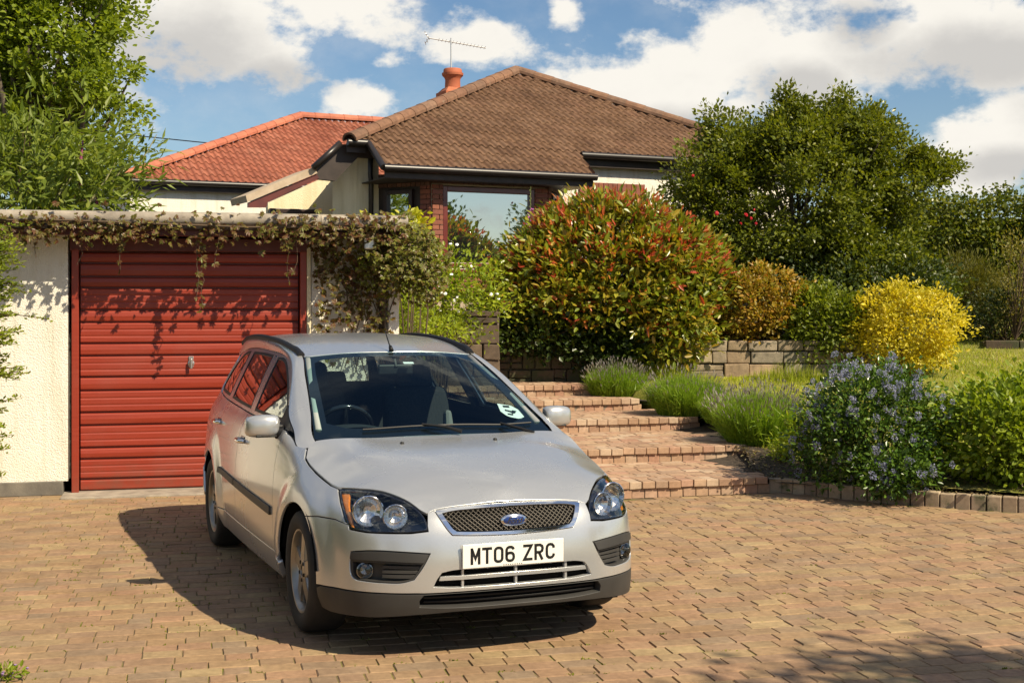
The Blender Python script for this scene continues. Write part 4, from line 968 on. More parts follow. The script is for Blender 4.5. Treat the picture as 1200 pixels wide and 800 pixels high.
stone_wall('stone_wall', 'dark mossy stone wall seen above the roof of the car', -1.35, -.15, 16.3, 16.55, .4, 1.60, 6, m_stoned, rw)
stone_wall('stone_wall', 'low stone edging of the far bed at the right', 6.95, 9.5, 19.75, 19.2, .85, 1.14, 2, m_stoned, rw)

# ---- garage
def rough_nodes(c1, c2):
    def f(t, b):
        h = T(t); P = h.co('Object'); n = h.noise(3.0, 5, .6, P)
        c = h.mix(1., h.ramp(n, [(.3, c1), (.7, c2)]), h.ramp(h.noise(.9, 4, .6, P), [(.3, (.93, .92, .88)), (.7, (1, 1, 1))]), 'MULTIPLY')
        c = h.mix(1., c, h.ramp(h.noise(1.0, 6, .65, h.co('Object', (7, 7, .55))), [(.34, (.86, .84, .78)), (.52, (1, 1, 1))]), 'MULTIPLY'); h.l(c, b.inputs['Base Color'])
        a = h.math('ADD', h.noise(60, 3, .6, P), h.math('MULTIPLY', h.vor(85, P), .6)); h.bump(b, a, .8, .008)
    return f
m_rough = M('roughcast_white', (.82, .79, .72), .92, spec=.15, build=rough_nodes((.80, .76, .69), (.85, .82, .76)))
m_cream = M('cream_render', (.78, .70, .50), .9, spec=.15, build=rough_nodes((.76, .68, .48), (.81, .73, .53)))
def red_nodes(t, b):
    h = T(t); P = h.co('Object', (1.2, 1, 55)); n = h.noise(1.0, 6, .65, P)
    c = h.ramp(n, [(.28, (.225, .025, .0105)), (.72, (.315, .038, .0155))]); c = h.mix(h.mr(h.noise(2.2, 5, .6), .5, .75), c, (.26, .042, .024))
    sz = h.n('ShaderNodeSeparateXYZ'); h.l(h.co(), sz.inputs[0]); gr = h.math('MULTIPLY', h.mr(sz.outputs[2], .0, .32, 1., 0.), h.mr(h.noise(9, 6, .7), .35, .65)); c = h.mix(h.math('MULTIPLY', gr, .6, True), c, (.12, .07, .045)); c = h.mix(h.math('MULTIPLY', h.mr(h.noise(1.1, 5, .6), .45, .72), .35, True), c, (.30, .06, .04)); h.l(c, b.inputs['Base Color']); h.l(h.mr(n, .3, .7, .34, .55), b.inputs['Roughness']); h.bump(b, n, .12, .003)
m_red_door = M('red_door_paint', (.36, .03, .015), .42, build=red_nodes)
m_maroon = M('maroon_paint', (.10, .018, .014), .5, build=noisy((.075, .013, .011), (.13, .025, .018), 5, .1))
m_plinth = M('grey_plinth', (.16, .14, .12), .9, build=noisy((.10, .09, .08), (.20, .18, .15), 6, .5, 80))
m_conc = M('weathered_concrete', (.33, .28, .23), .9, build=noisy((.20, .17, .14), (.40, .35, .28), 7, .5, 90, .006))
m_verge = M('pale_verge', (.46, .36, .26), .85, build=noisy((.38, .29, .20), (.52, .42, .31), 8, .3, 60))
m_dkwood = M('dark_brown_board', (.030, .020, .016), .55, build=noisy((.022, .014, .011), (.045, .03, .024), 6, .1))
m_dkmet = M('dark_gutter', (.020, .016, .015), .35)
m_bare = M('cast_metal', (.55, .53, .5), .35, .9)
GAR = thing('garage', 'white roughcast garage with a red ribbed door and creeper along its roof', 'garage', (G0[0], G0[1], 0), GA)
q = MB(); q.box((-2.25, .10, 1.25), (4.44, .20, 2.26)); q.build('wall', m_rough, GAR)
q = MB(); q.box((2.51, .10, 1.20), (.80, .20, 2.36)); q.build('wall', m_rough, GAR)
q = MB(); q.box((2.81, 2.7, 1.2), (.20, 5.0, 2.36)); q.box((-4.4, 2.7, 1.2), (.2, 5.0, 2.36)); q.box((-.8, 5.1, 1.2), (7.2, .2, 2.36)); q.build('rear_walls', m_rough, GAR)
q = MB(); q.box((-2.28, .09, .06), (4.42, .24, .125)); q.build('plinth', m_plinth, GAR, bevel=.008)
q = MB(); q.box((1.03, -.10, .001), (2.2, .45, .03)); q.build('threshold', m_conc, GAR, bevel=.006)
q = MB(); q.box((-.8, 2.42, 2.45), (7.5, 5.5, .08)); q.build('flat_roof', m_conc, GAR)
q = MB(); q.tube([(-4.4, -.33, 2.430), (-1, -.335, 2.432), (2.1, -.33, 2.428), (2.16, -.33, 2.428)], .058, 12); q.build('roof_edge', m_conc, GAR, True, sharp=50)
q = MB(); q.tube([(2.165, -.33, 2.428), (2.95, -.33, 2.425)], .052, 12); q.build('roof_edge', m_conc, GAR, True, sharp=50)
q = MB(); q.box((-.75, -.27, 2.345), (7.35, .05, .13)); q.box((-.75, -.13, 2.402), (7.35, .26, .02)); q.build('fascia', m_maroon, GAR, bevel=.006)
q = MB(); q.tube([(-4.4, -.32, 2.37), (2.9, -.32, 2.36)], .032, 8); q.build('gutter', m_dkmet, GAR, True)
for x_ in (.030, 2.035): q = MB(); q.box((x_, .03, 1.09), (.060, .08, 2.18)); q.build('door_frame', m_red_door, GAR, bevel=.006)
q = MB(); q.box((1.03, .04, 2.215), (2.09, .10, .12)); q.build('lintel', m_maroon, GAR, bevel=.006)
q = MB(); q.box((2.085, -.005, 1.1), (.038, .03, 2.2)); q.build('side_batten', m_cream, GAR, bevel=.004)
DOOR = MB().box((1.0325, .105, 1.08), (1.93, .03, 2.14)).build('door', m_maroon, GAR)
zb = [.015, .12, .30, .40, .60, .714, .91, 1.03, 1.22, 1.33, 1.52, 1.63, 1.83, 1.93, 2.05, 2.15]
for i in range(len(zb) - 1):
    a, b_ = zb[i] + .006, zb[i + 1] - .006; hgt = b_ - a; q = MB(); wide = hgt > .15
    prof = [(.09, a), (.074, a + .006), (.070, a + .014)]
    if wide:
        for f_ in (.33, .66): prof += [(.070, a + hgt * f_ - .012), (.074, a + hgt * f_), (.070, a + hgt * f_ + .012)]
    elif i > 0: prof += [(.066, a + hgt * .5)]
    prof += [(.070, b_ - .014), (.074, b_ - .006), (.09, b_)]
    q.grid([[(x, y, z) for y, z in prof] for x in (.072, 1.993)]); q.add([(.072, y, z) for y, z in prof], [tuple(range(len(prof)))]); q.build('door_panel', m_red_door, DOOR)
q = MB(); q.lathe([(.03, 0), (.03, .008), (.012, .012), (.011, .035), (.001, .036)], 16, Matrix.Translation((1.03, .069, 1.145)) @ Matrix.Rotation(pi / 2, 4, 'X')); q.tube([(1.03, .03, 1.185), (1.03, .03, 1.10)], .013, 8); q.box((1.03, .066, 1.16), (.042, .012, .10)); q.build('door_handle', m_bare, DOOR, bevel=.002)
q = MB(); q.box((2.865, -.02, 1.2), (.10, .06, 2.3)); q.build('corner_board', m_rough, GAR, bevel=.006)
q = MB(); q.tube([(2.76, -.30, 2.34), (2.765, -.06, 2.15), (2.765, -.05, .02)], .035, 10); q.build('downpipe', m_dkmet, GAR, True)
q = MB(); q.box((2.60, -.30, 2.24), (.10, .12, .13)); LAMP = q.build('wall_lamp', m_bare, GAR, bevel=.015)

# ---- main house
HA = radians(26); HD = np.array([cos(HA), sin(HA)]); HB = np.array([-sin(HA), cos(HA)]); H0 = np.array([-1.03, 20.0])
HOUSE = thing('house', 'bungalow with brown tiled hipped roof, brick bay and cream walls above the garden', 'house', (*H0, 0), HA)
m_tile = M('brown_roof_tile', (.13, .075, .045), .85, spec=.25, build=pieces([(.165, .092, .054), (.19, .108, .064), (.15, .083, .050), (.205, .12, .074), (.172, .092, .056)], 10, .35, .5, ((.22, .17, .10), 2.6, .70), 50))
m_rtile = M('red_roof_tile', (.40, .13, .075), .8, spec=.25, build=pieces([(.32, .105, .064), (.355, .128, .08), (.295, .096, .06), (.375, .145, .094)], 10, .22, .4, ((.16, .10, .06), 2.6, .70), 50))
m_hip = M('hip_tile', (.20, .105, .062), .85, build=pieces([(.20, .10, .06), (.24, .13, .075), (.17, .09, .055), (.22, .13, .085)], 12, .4, .5, ((.30, .26, .18), 4, .64), 50))
m_rhip = M('red_hip_tile', (.46, .15, .085), .8, build=pieces([(.45, .145, .085), (.49, .17, .10), (.42, .13, .075)], 12, .25, .4, ((.2, .14, .08), 4, .66), 50))
m_hbrick = M('house_brick', (.25, .085, .05), .85, build=pieces([(.25, .085, .05), (.30, .105, .06), (.21, .07, .045), (.28, .10, .07), (.18, .065, .045)], 22, .25, .4, None, 120))
m_soldier = M('brown_soldier_brick', (.12, .06, .04), .85, build=pieces([(.12, .06, .04), (.15, .075, .05), (.095, .048, .034), (.17, .085, .055)], 22, .25, .4, None, 120))
m_pointing = M('pale_pointing', (.42, .34, .25), .95)
m_mahog = M('mahogany_frame', (.13, .022, .018), .35, coat=.3, build=noisy((.10, .016, .014), (.16, .03, .022), 4, 0))
m_dkframe = M('dark_frame', (.03, .014, .012), .4)
def pane_mat(name, tint):
    m = bpy.data.materials.new(name); m.use_nodes = True; t = m.node_tree; h = T(t); b = t.nodes['Principled BSDF']; b.inputs['Base Color'].default_value = (*tint, 1); b.inputs['Roughness'].default_value = .02; b.inputs['Specular IOR Level'].default_value = .5
    g = h.n('ShaderNodeBsdfGlossy'); g.inputs['Roughness'].default_value = .012; g.inputs[0].default_value = (.80, .86, .86, 1)
    n = h.n('ShaderNodeBump'); n.inputs['Strength'].default_value = .02; n.inputs['Distance'].default_value = .02; h.l(h.noise(1.3, 2, .5, h.co()), n.inputs['Height']); h.l(n.outputs[0], g.inputs['Normal'])
    mx = h.n('ShaderNodeMixShader'); mx.inputs[0].default_value = .62; h.l(b.outputs[0], mx.inputs[1]); h.l(g.outputs[0], mx.inputs[2]); h.l(mx.outputs[0], t.nodes['Material Output'].inputs[0]); return m
m_pane = pane_mat('window_pane', (.02, .025, .025))
PITCH = math.tan(radians(30)); ROT_P = radians(30)
def tile_roof(par, poly, y0, z0, xa, xb, gauge, mat, cover=.30, name='roof_tile', jit=.004):
    """double-roman tiles on a slope that rises in +y from the eave line y0; poly is the outline in (x, y)"""
    poly = np.array(poly); ymax = poly[:, 1].max(); rows = int((ymax - y0) / (gauge * cos(ROT_P))) + 1; n = 0
    for r in range(rows):
        yr0 = y0 + r * gauge * cos(ROT_P)
        for c in range(int((xb - xa) / cover) + 1):
            x0 = xa + c * cover + (0 if r % 2 == 0 else 0); nx = 13; V = []; any_in = False; ws = []
            for kx in range(nx):
                fx = kx / (nx - 1); x = x0 + cover * fx; ph = (fx * 2) % 1.0
                prof = .047 * max(0, cos((ph - .5) * pi * 1.35)) ** .9 if abs(ph - .5) < .37 else 0
                ws.append((x, prof))
            def clampx(x, y):
                xsn = []
                m = len(poly)
                for i in range(m):
                    a, b = poly[i], poly[(i + 1) % m]
                    if (a[1] > y) != (b[1] > y): xsn.append(a[0] + (b[0] - a[0]) * (y - a[1]) / (b[1] - a[1]))
                if len(xsn) < 2: return None
                return min(max(x, min(xsn)), max(xsn))
            ok = True; jz = R.uniform(0, jit); wid = []
            for lvl, (yy, lift) in enumerate(((yr0, .020), (yr0 + gauge * cos(ROT_P) * 1.12, -.012))):
                yq = min(max(yy, poly[:, 1].min() + .002), ymax - .002)
                line = []
                for x, pr in ws:
                    xc = clampx(x, yq)
                    if xc is None: ok = False; break
                    line.append((xc, yy, z0 + (yy - y0) * PITCH + lift + pr + jz))
                if not ok: break
                wid.append(line[-1][0] - line[0][0]); V += line
            if not ok or max(wid) < .03: continue
            V += [(x, y, z - .015) for x, y, z in V[:nx]]
            F = [(i, i + 1, nx + i + 1, nx + i) for i in range(nx - 1)] + [(2 * nx + i, 2 * nx + i + 1, i + 1, i) for i in range(nx - 1)]
            link(name, mesh_np(name, np.array(V), F, mat, False), par); n += 1
    return n
def ridge(par, a, b, mat, name, r=.12, L=.33):
    a, b = Vector(a), Vector(b); n = int((b - a).length / L); d = (b - a) / n
    t = d.normalized(); s = t.cross(Vector((0, 0, 1))).normalized(); u = s.cross(t)
    for i in range(n):
        q = MB(); V = []
        for e, rr_ in ((-.02, r * 1.04), (1.02, r * .97)):
            for k in range(9):
                w = -.25 + (pi + .5) * k / 8; p = a + d * (i + e) + s * cos(w) * rr_ + u * (sin(w) * rr_ * .85 + .01); V.append(tuple(p))
        V += [tuple(a + d * (i - .02) + s * cos(-.25 + (pi + .5) * k / 8) * r * .8 + u * (sin(-.25 + (pi + .5) * k / 8) * r * .62 + .01)) for k in range(9)]
        q.add(V, [(k, k + 1, 10 + k, 9 + k) for k in range(8)] + [(18 + k, 19 + k, k + 1, k) for k in range(8)]); q.build(name, mat, par)
EZ = 3.64; Y0 = -.35; zat = lambda y: EZ + (y - Y0) * PITCH
AP = (2.94, 3.51)
main_poly = [(-1.31, .41), (7.19, .41), AP]
bay_poly = [(-1.06, -.35), (2.40, -.35), (2.52, .52), (-1.02, .52)]
tile_roof(HOUSE, bay_poly, Y0, EZ, -1.06, 2.60, .285, m_tile)
nrow = math.ceil((.41 - Y0) / (.285 * cos(ROT_P)) - 1e-6); ys_ = Y0 + 3 * .285 * cos(ROT_P)
tile_roof(HOUSE, [(-1.31, ys_ - .001), (7.19, ys_ - .001), AP], ys_, zat(ys_), -1.36, 7.2, .285, m_tile)
ridge(HOUSE, (-1.33, .36, zat(.36) + .03), (AP[0], AP[1], zat(AP[1]) + .02), m_hip, 'hip_tile'); ridge(HOUSE, (7.2, .38, zat(.38) + .03), (AP[0], AP[1], zat(AP[1]) + .02), m_hip, 'hip_tile')
q = MB(); zz = lambda p: (p[0], p[1], zat(p[1]) - .02)
q.add([zz((-1.31, .41)), zz((7.19, .41)), zz(AP), (AP[0], 6.5, zat(AP[1]) - .05), (1.0, 6.5, zat(.41) - .02), (7.19, 7.0, zat(.41) - .02)], [(0, 1, 2), (0, 2, 3, 4), (1, 5, 3, 2)]); q.add([zz(p) for p in bay_poly], [(0, 1, 2, 3)]); q.build('roof_slope', m_tile, HOUSE)
# walls
BD = .76
def wallp(pts, z0, z1, mat, name='wall', th=.15):
    q = MB(); a, b = np.array(pts[0]), np.array(pts[1]); d = (b - a) / np.linalg.norm(b - a); n = np.array([-d[1], d[0]]) * th
    q.prism([tuple(a), tuple(b), tuple(b + n), tuple(a + n)], 2, z0, z1); return q.build(name, mat, HOUSE)
wallp([(-1.08, BD), (-.73, BD)], 1.0, 4.05, m_cream); wallp([(-1.40, .945), (-1.083, BD + .002)], 1.0, 4.05, m_cream)
wallp([(2.26, .57), (6.9, .57)], 1.0, 4.02, m_rough)
wallp([(-.73, BD), (-.185, .02)], 1.0, 3.5, m_dkwood, 'bay_side', .08); wallp([(1.75, .02), (2.25, .60)], 1.0, 3.5, m_dkwood, 'bay_side', .08)
wallp([(-.18, .10), (1.745, .10)], 1.0, 2.16, m_pointing, 'bay_core'); 
def brick_run(p0, p1, zlo, zhi, mat, name='brick', L=.225, H_=.075, soldier=False, bond=True):
    p0, p1 = np.array(p0), np.array(p1); ln = np.linalg.norm(p1 - p0); d = (p1 - p0) / ln; ang = math.atan2(d[1], d[0]); n = np.array([d[1], -d[0]])
    if soldier:
        k = int(round(ln / .085)); w = ln / k
        ms = [mesh_np(name, *boxgeo((w - .010, .05, zhi - zlo - .01), 60 + i), mat) for i in range(4)]
        for i in range(k):
            p = p0 + d * (i + .5) * w + n * (.012 + R.uniform(-.002, .002)); link(name, ms[i % 4], HOUSE, (*p, (zlo + zhi) / 2), (0, 0, ang))
        return
    rows = int(round((zhi - zlo) / H_)); cache = {}
    for r in range(rows):
        u = -(L / 2 if (r % 2 and bond) else 0)
        while u < ln - .01:
            a, b = max(u, 0), min(u + L, ln); u += L
            if b - a < .03: continue
            key = round(b - a, 3)
            if key not in cache: cache[key] = mesh_np(name, *boxgeo((b - a - .011, .05, H_ - .011), len(cache) + 80), mat)
            p = p0 + d * (a + b) / 2 + n * (.010 + R.uniform(-.002, .002)); link(name, cache[key], HOUSE, (*p, zlo + (r + .5) * H_), (0, 0, ang))
pc = MB()
for a, b in (((-.182, 0), (-.005, 0)), ((1.53, 0), (1.746, 0))): pc.box(((a[0] + b[0]) / 2, .045, 2.6), (b[0] - a[0], .08, 1.7))
pc.box((.78, .08, 3.54), (1.9, .12, .20)); pc.build('pier_core', m_pointing, HOUSE)
brick_run((-.182, 0), (-.005, 0), 2.10, 3.45, m_hbrick); brick_run((1.53, 0), (1.746, 0), 2.10, 3.45, m_hbrick)
brick_run((-.29, .145), (-.185, .005), 2.10, 3.45, m_hbrick); brick_run((1.75, .005), (1.86, .13), 2.10, 3.45, m_hbrick)
brick_run((-.18, 0), (1.745, 0), 1.85, 2.15, m_hbrick)
brick_run((-.18, 0), (1.745, 0), 3.46, 3.63, m_soldier, soldier=True); brick_run((-.73, BD - .03), (-.19, .0), 3.42, 3.63, m_soldier, soldier=True); brick_run((1.75, .0), (2.22, .55), 3.42, 3.63, m_soldier, soldier=True)
# bay window
def window(x0, x1, z0, z1, y, fm, fw=.065, par=HOUSE, sill=True, mtx=None):
    q = MB(); cx, cz = (x0 + x1) / 2, (z0 + z1) / 2
    for c, d in (((x0 + fw / 2, y, cz), (fw, .09, z1 - z0)), ((x1 - fw / 2, y, cz), (fw, .09, z1 - z0)), ((cx, y, z1 - fw / 2), (x1 - x0 - 2 * fw, .086, fw)), ((cx, y, z0 + fw / 2), (x1 - x0 - 2 * fw, .086, fw))): q.box(c, d)
    f = q.build('window', fm, par, bevel=.006)
    q = MB(); q.add([(x0 + fw, y + .01, z0 + fw), (x1 - fw, y + .01, z0 + fw), (x1 - fw, y + .01, z1 - fw), (x0 + fw, y + .01, z1 - fw)], [(0, 1, 2, 3)]); p = q.build('pane', m_pane, f)
    if sill: q = MB(); q.box((cx, y - .03, z0 - .045), (x1 - x0 + .06, .20, .055)); q.build('sill', fm, f, bevel=.008)
    if mtx is not None: f.matrix_local = mtx
    return f
WIN = window(0, 1.525, 2.215, 3.425, .03, m_mahog, .075)
a = math.atan2(.02 - BD, .545)
window(0, .50, 2.2, 3.38, -.02, m_dkframe, .06, sill=False, mtx=Matrix.Translation((-.66, BD - .11, 0)) @ Matrix.Rotation(a, 4, 'Z'))
window(.16, .72, 2.2, 3.38, -.02, m_dkframe, .06, sill=False, mtx=Matrix.Translation((1.75, .0, 0)) @ Matrix.Rotation(math.atan2(.58, .50), 4, 'Z'))
q = MB(); q.box((1.06, .10, 2.33), (.11, .07, .06), taper=.3); tag(q.build('ornament', m_white), 'small white ornament on the sill inside the bay window', 'ornament'); bpy.data.objects['ornament'].matrix_world = HOUSE.matrix_basis if False else Matrix.Translation((*H0, 0)) @ Matrix.Rotation(HA, 4, 'Z') @ Matrix.Translation((0.0, -.075, -.02))
# eaves
def gutter(pts, par, r=.055): q = MB(); q.tube(pts, r, 8); q.build('gutter', m_dkmet, par, True, sharp=60)
gutter([(-1.08, Y0 - .05, EZ - .02), (2.40, Y0 - .05, EZ - .02)], HOUSE); gutter([(2.55, .36, zat(.41) - .03), (7.2, .36, zat(.41) - .03)], HOUSE); gutter([(-1.36, .36, zat(.41) - .03), (-1.04, .36, zat(.41) - .03)], HOUSE); gutter([(-1.04, .36, zat(.41) - .03), (-1.085, Y0 - .05, EZ - .02)], HOUSE, .05)
q = MB(); q.box((.67, Y0 + .03, EZ - .085), (3.42, .03, .13)); q.box((4.86, .45, zat(.41) - .12), (4.7, .03, .17)); q.box((-1.2, .45, zat(.41) - .10), (.30, .03, .14)); q.build('fascia', m_dkwood, HOUSE)
q = MB(); q.prism([(-1.05, Y0 + .02), (2.37, Y0 + .02), (2.38, .565), (1.9, .565), (1.9, BD + .02), (-1.0, BD + .02)], 2, EZ - .16, EZ - .145); q.build('soffit', m_dkwood, HOUSE); q = MB(); q.prism([(1.9, Y0 + .05), (2.36, Y0 + .05), (2.36, .55), (2.25, .55)], 2, EZ - .166, EZ - .162); q.build('soffit', m_cream, HOUSE)
brick_run((2.62, .57), (3.85, .57), 3.42, 3.64, m_hbrick, soldier=True)
# left gable end with the porch: outlines lie on planes parallel to the front
def hpt(px, py, y):
    """point of the house plane y = const seen at a photograph pixel, used once to measure the outline"""
    dx, dz = (px - 600) / FPX, (HOR - py) / FPX; A = np.array([[HD[0], -dx], [HD[1], -1.0]]); b = -(H0 + HB * y); s, Zd = np.linalg.solve(A, b); return s, y, CAMH + dz * Zd
def hpoly(name, pxs, y, mat, dep, par=HOUSE):
    q = MB(); P = [hpt(a, b, y) for a, b in pxs]; q.extr(P, np.array([0, dep, 0])); return q.build(name, mat, par)
hpoly('porch_verge', [(288, 229), (368, 196), (372, 203), (290, 237)], .50, m_verge, .9)
hpoly('porch_fascia', [(291, 237.5), (371, 204), (374, 209), (314, 237), (312, 243), (291, 243)], .53, m_maroon, .06)
hpoly('soffit', [(368, 196), (399, 169), (441, 171), (446, 180), (446, 186), (420, 184), (393, 212), (374, 210)], .55, m_dkwood, .12)
hpoly('wall', [(314, 238), (376, 210), (392, 212), (392, 262), (314, 262)], 1.92, m_cream, .12)
q = MB(); P = [hpt(399, 168, .46), hpt(367, 197, .46)]; q.tube(P, .05, 8); q.build('gutter', m_dkmet, HOUSE, True)
PW = MB(); a, b = hpt(316, 244, 1.86), hpt(374, 253, 1.86); f_ = window(a[0], b[0], b[2] - .5, a[2], 1.88, m_dkframe, .07, sill=False)
q = MB(); p = hpt(434, 176, .66); q.tube([p, (p[0], .66, 3.62), (p[0] + .02, .68, 3.5), (p[0] + .02, .70, 1.2)], .04, 8); q.build('downpipe', m_dkmet, HOUSE, True)
p = hpt(410, 196, 1.3); FL = thing('floodlight', 'small black floodlight under the eaves of the cream wall', 'floodlight', (0, 0, 0)); FL.matrix_world = Matrix.Translation((*(H0 + HD * p[0] + HB * p[1]), p[2])) @ Matrix.Rotation(HA, 4, 'Z')
q = MB(); q.box((0, -.03, 0), (.15, .07, .11), Matrix.Rotation(.5, 3, 'X')); q.build('lamp_body', m_black, FL, bevel=.01); q = MB(); q.tube([(0, 0, .03), (.0, .15, .10), (.0, .3, .10)], .015, 6); q.build('bracket', m_black, FL)
# chimney
c = np.array([-1.06, 24.0]); CHM = thing('chimney', 'orange brick chimney with round clay pot behind the brown roof', 'chimney', (*c, 4.24), HA)
m_och = M('orange_brick', (.42, .13, .06), .85, build=noisy((.36, .105, .05), (.48, .17, .085), 9, .4, 60)); m_pot = M('clay_pot', (.42, .115, .05), .75, build=noisy((.35, .09, .04), (.48, .15, .07), 6, .2, 60))
q = MB(); q.box((0, 0, .60), (.46, .46, 1.2)); q.box((0, 0, 1.24), (.42, .42, .08), taper=.35); q.build('stack', m_och, CHM, bevel=.01)
q = MB(); q.lathe([(.15, 1.16), (.14, 1.30), (.135, 1.42), (.15, 1.46), (.19, 1.50), (.195, 1.54), (.17, 1.545), (.165, 1.60), (.15, 1.62), (.10, 1.625), (.09, 1.5)], 24); q.build('pot', m_pot, CHM, True, sharp=35)
AER = thing('television_aerial', 'thin silver television aerial on a mast above the chimney', 'aerial', (c[0] - .03, c[1] + .05, 5.8)); m_alu = M('aluminium', (.55, .55, .55), .4, .8)
q = MB(); q.tube([(0, 0, -.2), (0, 0, .62)], .014, 6); q.build('mast', m_alu, AER)
q = MB(); q.tube([(-.40, 0, .62), (.62, .15, .47)], .010, 6); q.build('boom', m_alu, AER)
q = MB()
for k in range(14):
    f_ = k / 13; p = Vector((-.22 + .82 * f_, .02 + .12 * f_, .595 - .12 * f_)); q.tube([p + Vector((.02, -.14, 0)), p + Vector((-.02, .14, 0))], .004, 5)
q.build('director_rods', m_alu, AER, kind='stuff')
q = MB()
for k in (-2, -1, 0, 1, 2): q.tube([(-.40 - abs(k) * .03, -.16, .62 + k * .045), (-.40 - abs(k) * .03, .16, .62 + k * .045)], .005, 5)
q.tube([(-.46, 0, .71), (-.40, 0, .62), (-.46, 0, .53)], .006, 5); q.build('reflector_grid', m_alu, AER, kind='stuff')
# ---- building with the red roof
R0 = np.array([-7.225, 24.9]); RH = thing('red_roofed_house', 'long white building under a red tiled hipped roof behind the garage', 'house', (*R0, 0), HA)
RY, RZ_ = 0.0, 3.97; zr = lambda y: RZ_ + y * PITCH
apx = (4.34, 3.05); rp = [(0, 0), (9.0, 0), (9.0, 3.05), apx]
_t = tile_roof(RH, [(0, 0), (8.1, 0), (8.1, 3.049), (4.34, 3.049)], 0, RZ_, 0, 7.8, .285, m_rtile)
ridge(RH, (-.02, -.03, RZ_ + .03), (apx[0], apx[1], zr(apx[1]) + .04), m_rhip, 'hip_tile'); ridge(RH, (apx[0], apx[1], zr(apx[1]) + .04), (9, apx[1], zr(apx[1]) + .04), m_rhip, 'ridge_tile')
q = MB(); q.add([(0, 0, RZ_ - .02), (9, 0, RZ_ - .02), (9, 3.05, zr(3.05) - .02), (*apx, zr(3.05) - .02), (0, 6.1, RZ_ - .02), (9, 6.1, RZ_ - .02)], [(0, 1, 2, 3), (0, 3, 4), (3, 2, 5, 4)]); q.build('roof_slope', m_rtile, RH)
q = MB(); q.box((4.6, .22, 2.4), (8.9, .15, 3.1)); q.box((.20, 2.9, 2.4), (.15, 5.2, 3.1)); q.build('wall', m_rough, RH)
q = MB(); q.box((4.5, .03, RZ_ - .10), (9, .03, .15)); q.prism([(0.05, .05), (9, .05), (9, .16), (.05, .16)], 2, RZ_ - .17, RZ_ - .155); q.build('fascia', m_dkwood, RH); gutter([(-.02, -.05, RZ_ - .02), (9, -.05, RZ_ - .02)], RH)
q = MB(); q.tube([(3.35, -.03, RZ_ - .05), (3.35, .10, RZ_ - .25), (3.35, .10, 1)], .04, 8); q.build('downpipe', m_alu, RH, True)
# telephone cable
q = MB(); q.tube([(-11.5, 31, 5.9), (-8.76, 30.2, 5.47), (-6.9, 29.8, 5.24), (-5.4, 29.5, 5.08)], .012, 5); tag(q.build('telephone_cable', m_black), 'thin black cable running from the tall tree to the red roof', 'cable')
# white garden wall behind the tree
GWL = thing('garden_wall', 'white rendered wall glimpsed between the dark tree and the bronze bush', 'wall', (3.1, 20.6, 0), radians(20)); q = MB(); q.box((.7, .1, 2.0), (1.4, .2, 1.6)); q.build('render', m_rough, GWL); q = MB(); q.box((.7, .1, 2.825), (1.46, .26, .05)); q.build('coping', m_conc, GWL)
# ================================================================ plants
def unit(v): return v / (np.linalg.norm(v, axis=-1, keepdims=True) + 1e-9)
def rdir(r, n): return unit(r.normal(size=(n, 3)))
SHAPES = {
 'rhomb': (np.array([(0, 0, 0), (.5, .5, .10), (1, 0, -.04), (.5, -.5, .10)]), [(0, 1, 2), (0, 2, 3)]),
 'oval': (np.array([(0, 0, 0), (.28, .42, .10), (.68, .40, .08), (1, 0, -.08), (.68, -.40, .08), (.28, -.42, .10)]), [(0, 1, 2), (0, 2, 3), (0, 3, 4), (0, 4, 5)]),
 'lance': (np.array([(0, 0, 0), (.35, .5, .12), (1, 0, -.22), (.35, -.5, .12)]), [(0, 1, 2), (0, 2, 3)]),
 'blade': (np.array([(0, .5, 0), (0, -.5, 0), (1, 0, 0)]), [(0, 1, 2)])}
def leaf_geo(P, Dv, Nv, L, Wd, shape='rhomb'):
    S, F = SHAPES[shape]; Dv = unit(Dv); B_ = unit(np.cross(Nv, Dv)); N2 = np.cross(Dv, B_); n = len(P); k = len(S)
    L = np.broadcast_to(L, (n,))[:, None, None]; Wd = np.broadcast_to(Wd, (n,))[:, None, None]
    V = P[:, None] + Dv[:, None] * (S[None, :, 0:1] * L) + B_[:, None] * (S[None, :, 1:2] * Wd) + N2[:, None] * (S[None, :, 2:3] * Wd)
    FF = (np.array(F)[None] + (np.arange(n) * k)[:, None, None]).reshape(-1, 3); return V.reshape(-1, 3), FF
def foliage(name, geos, mat, parent, kind='stuff', smooth=False):
    V = np.vstack([g[0] for g in geos]); o = 0; F = []
    for v, f in geos: F.append(f + o); o += len(v)
    return link(name, mesh_np(name, V, np.vstack(F), mat, smooth), parent, kind=kind)
def lump(r, k=14, amp=.28):
    c = rdir(r, k); a = r.uniform(-1, 1, k) * amp; w = r.uniform(3, 9, k)
    return lambda d: 1 + (a * np.exp(w * (d @ c.T - 1))).sum(1)
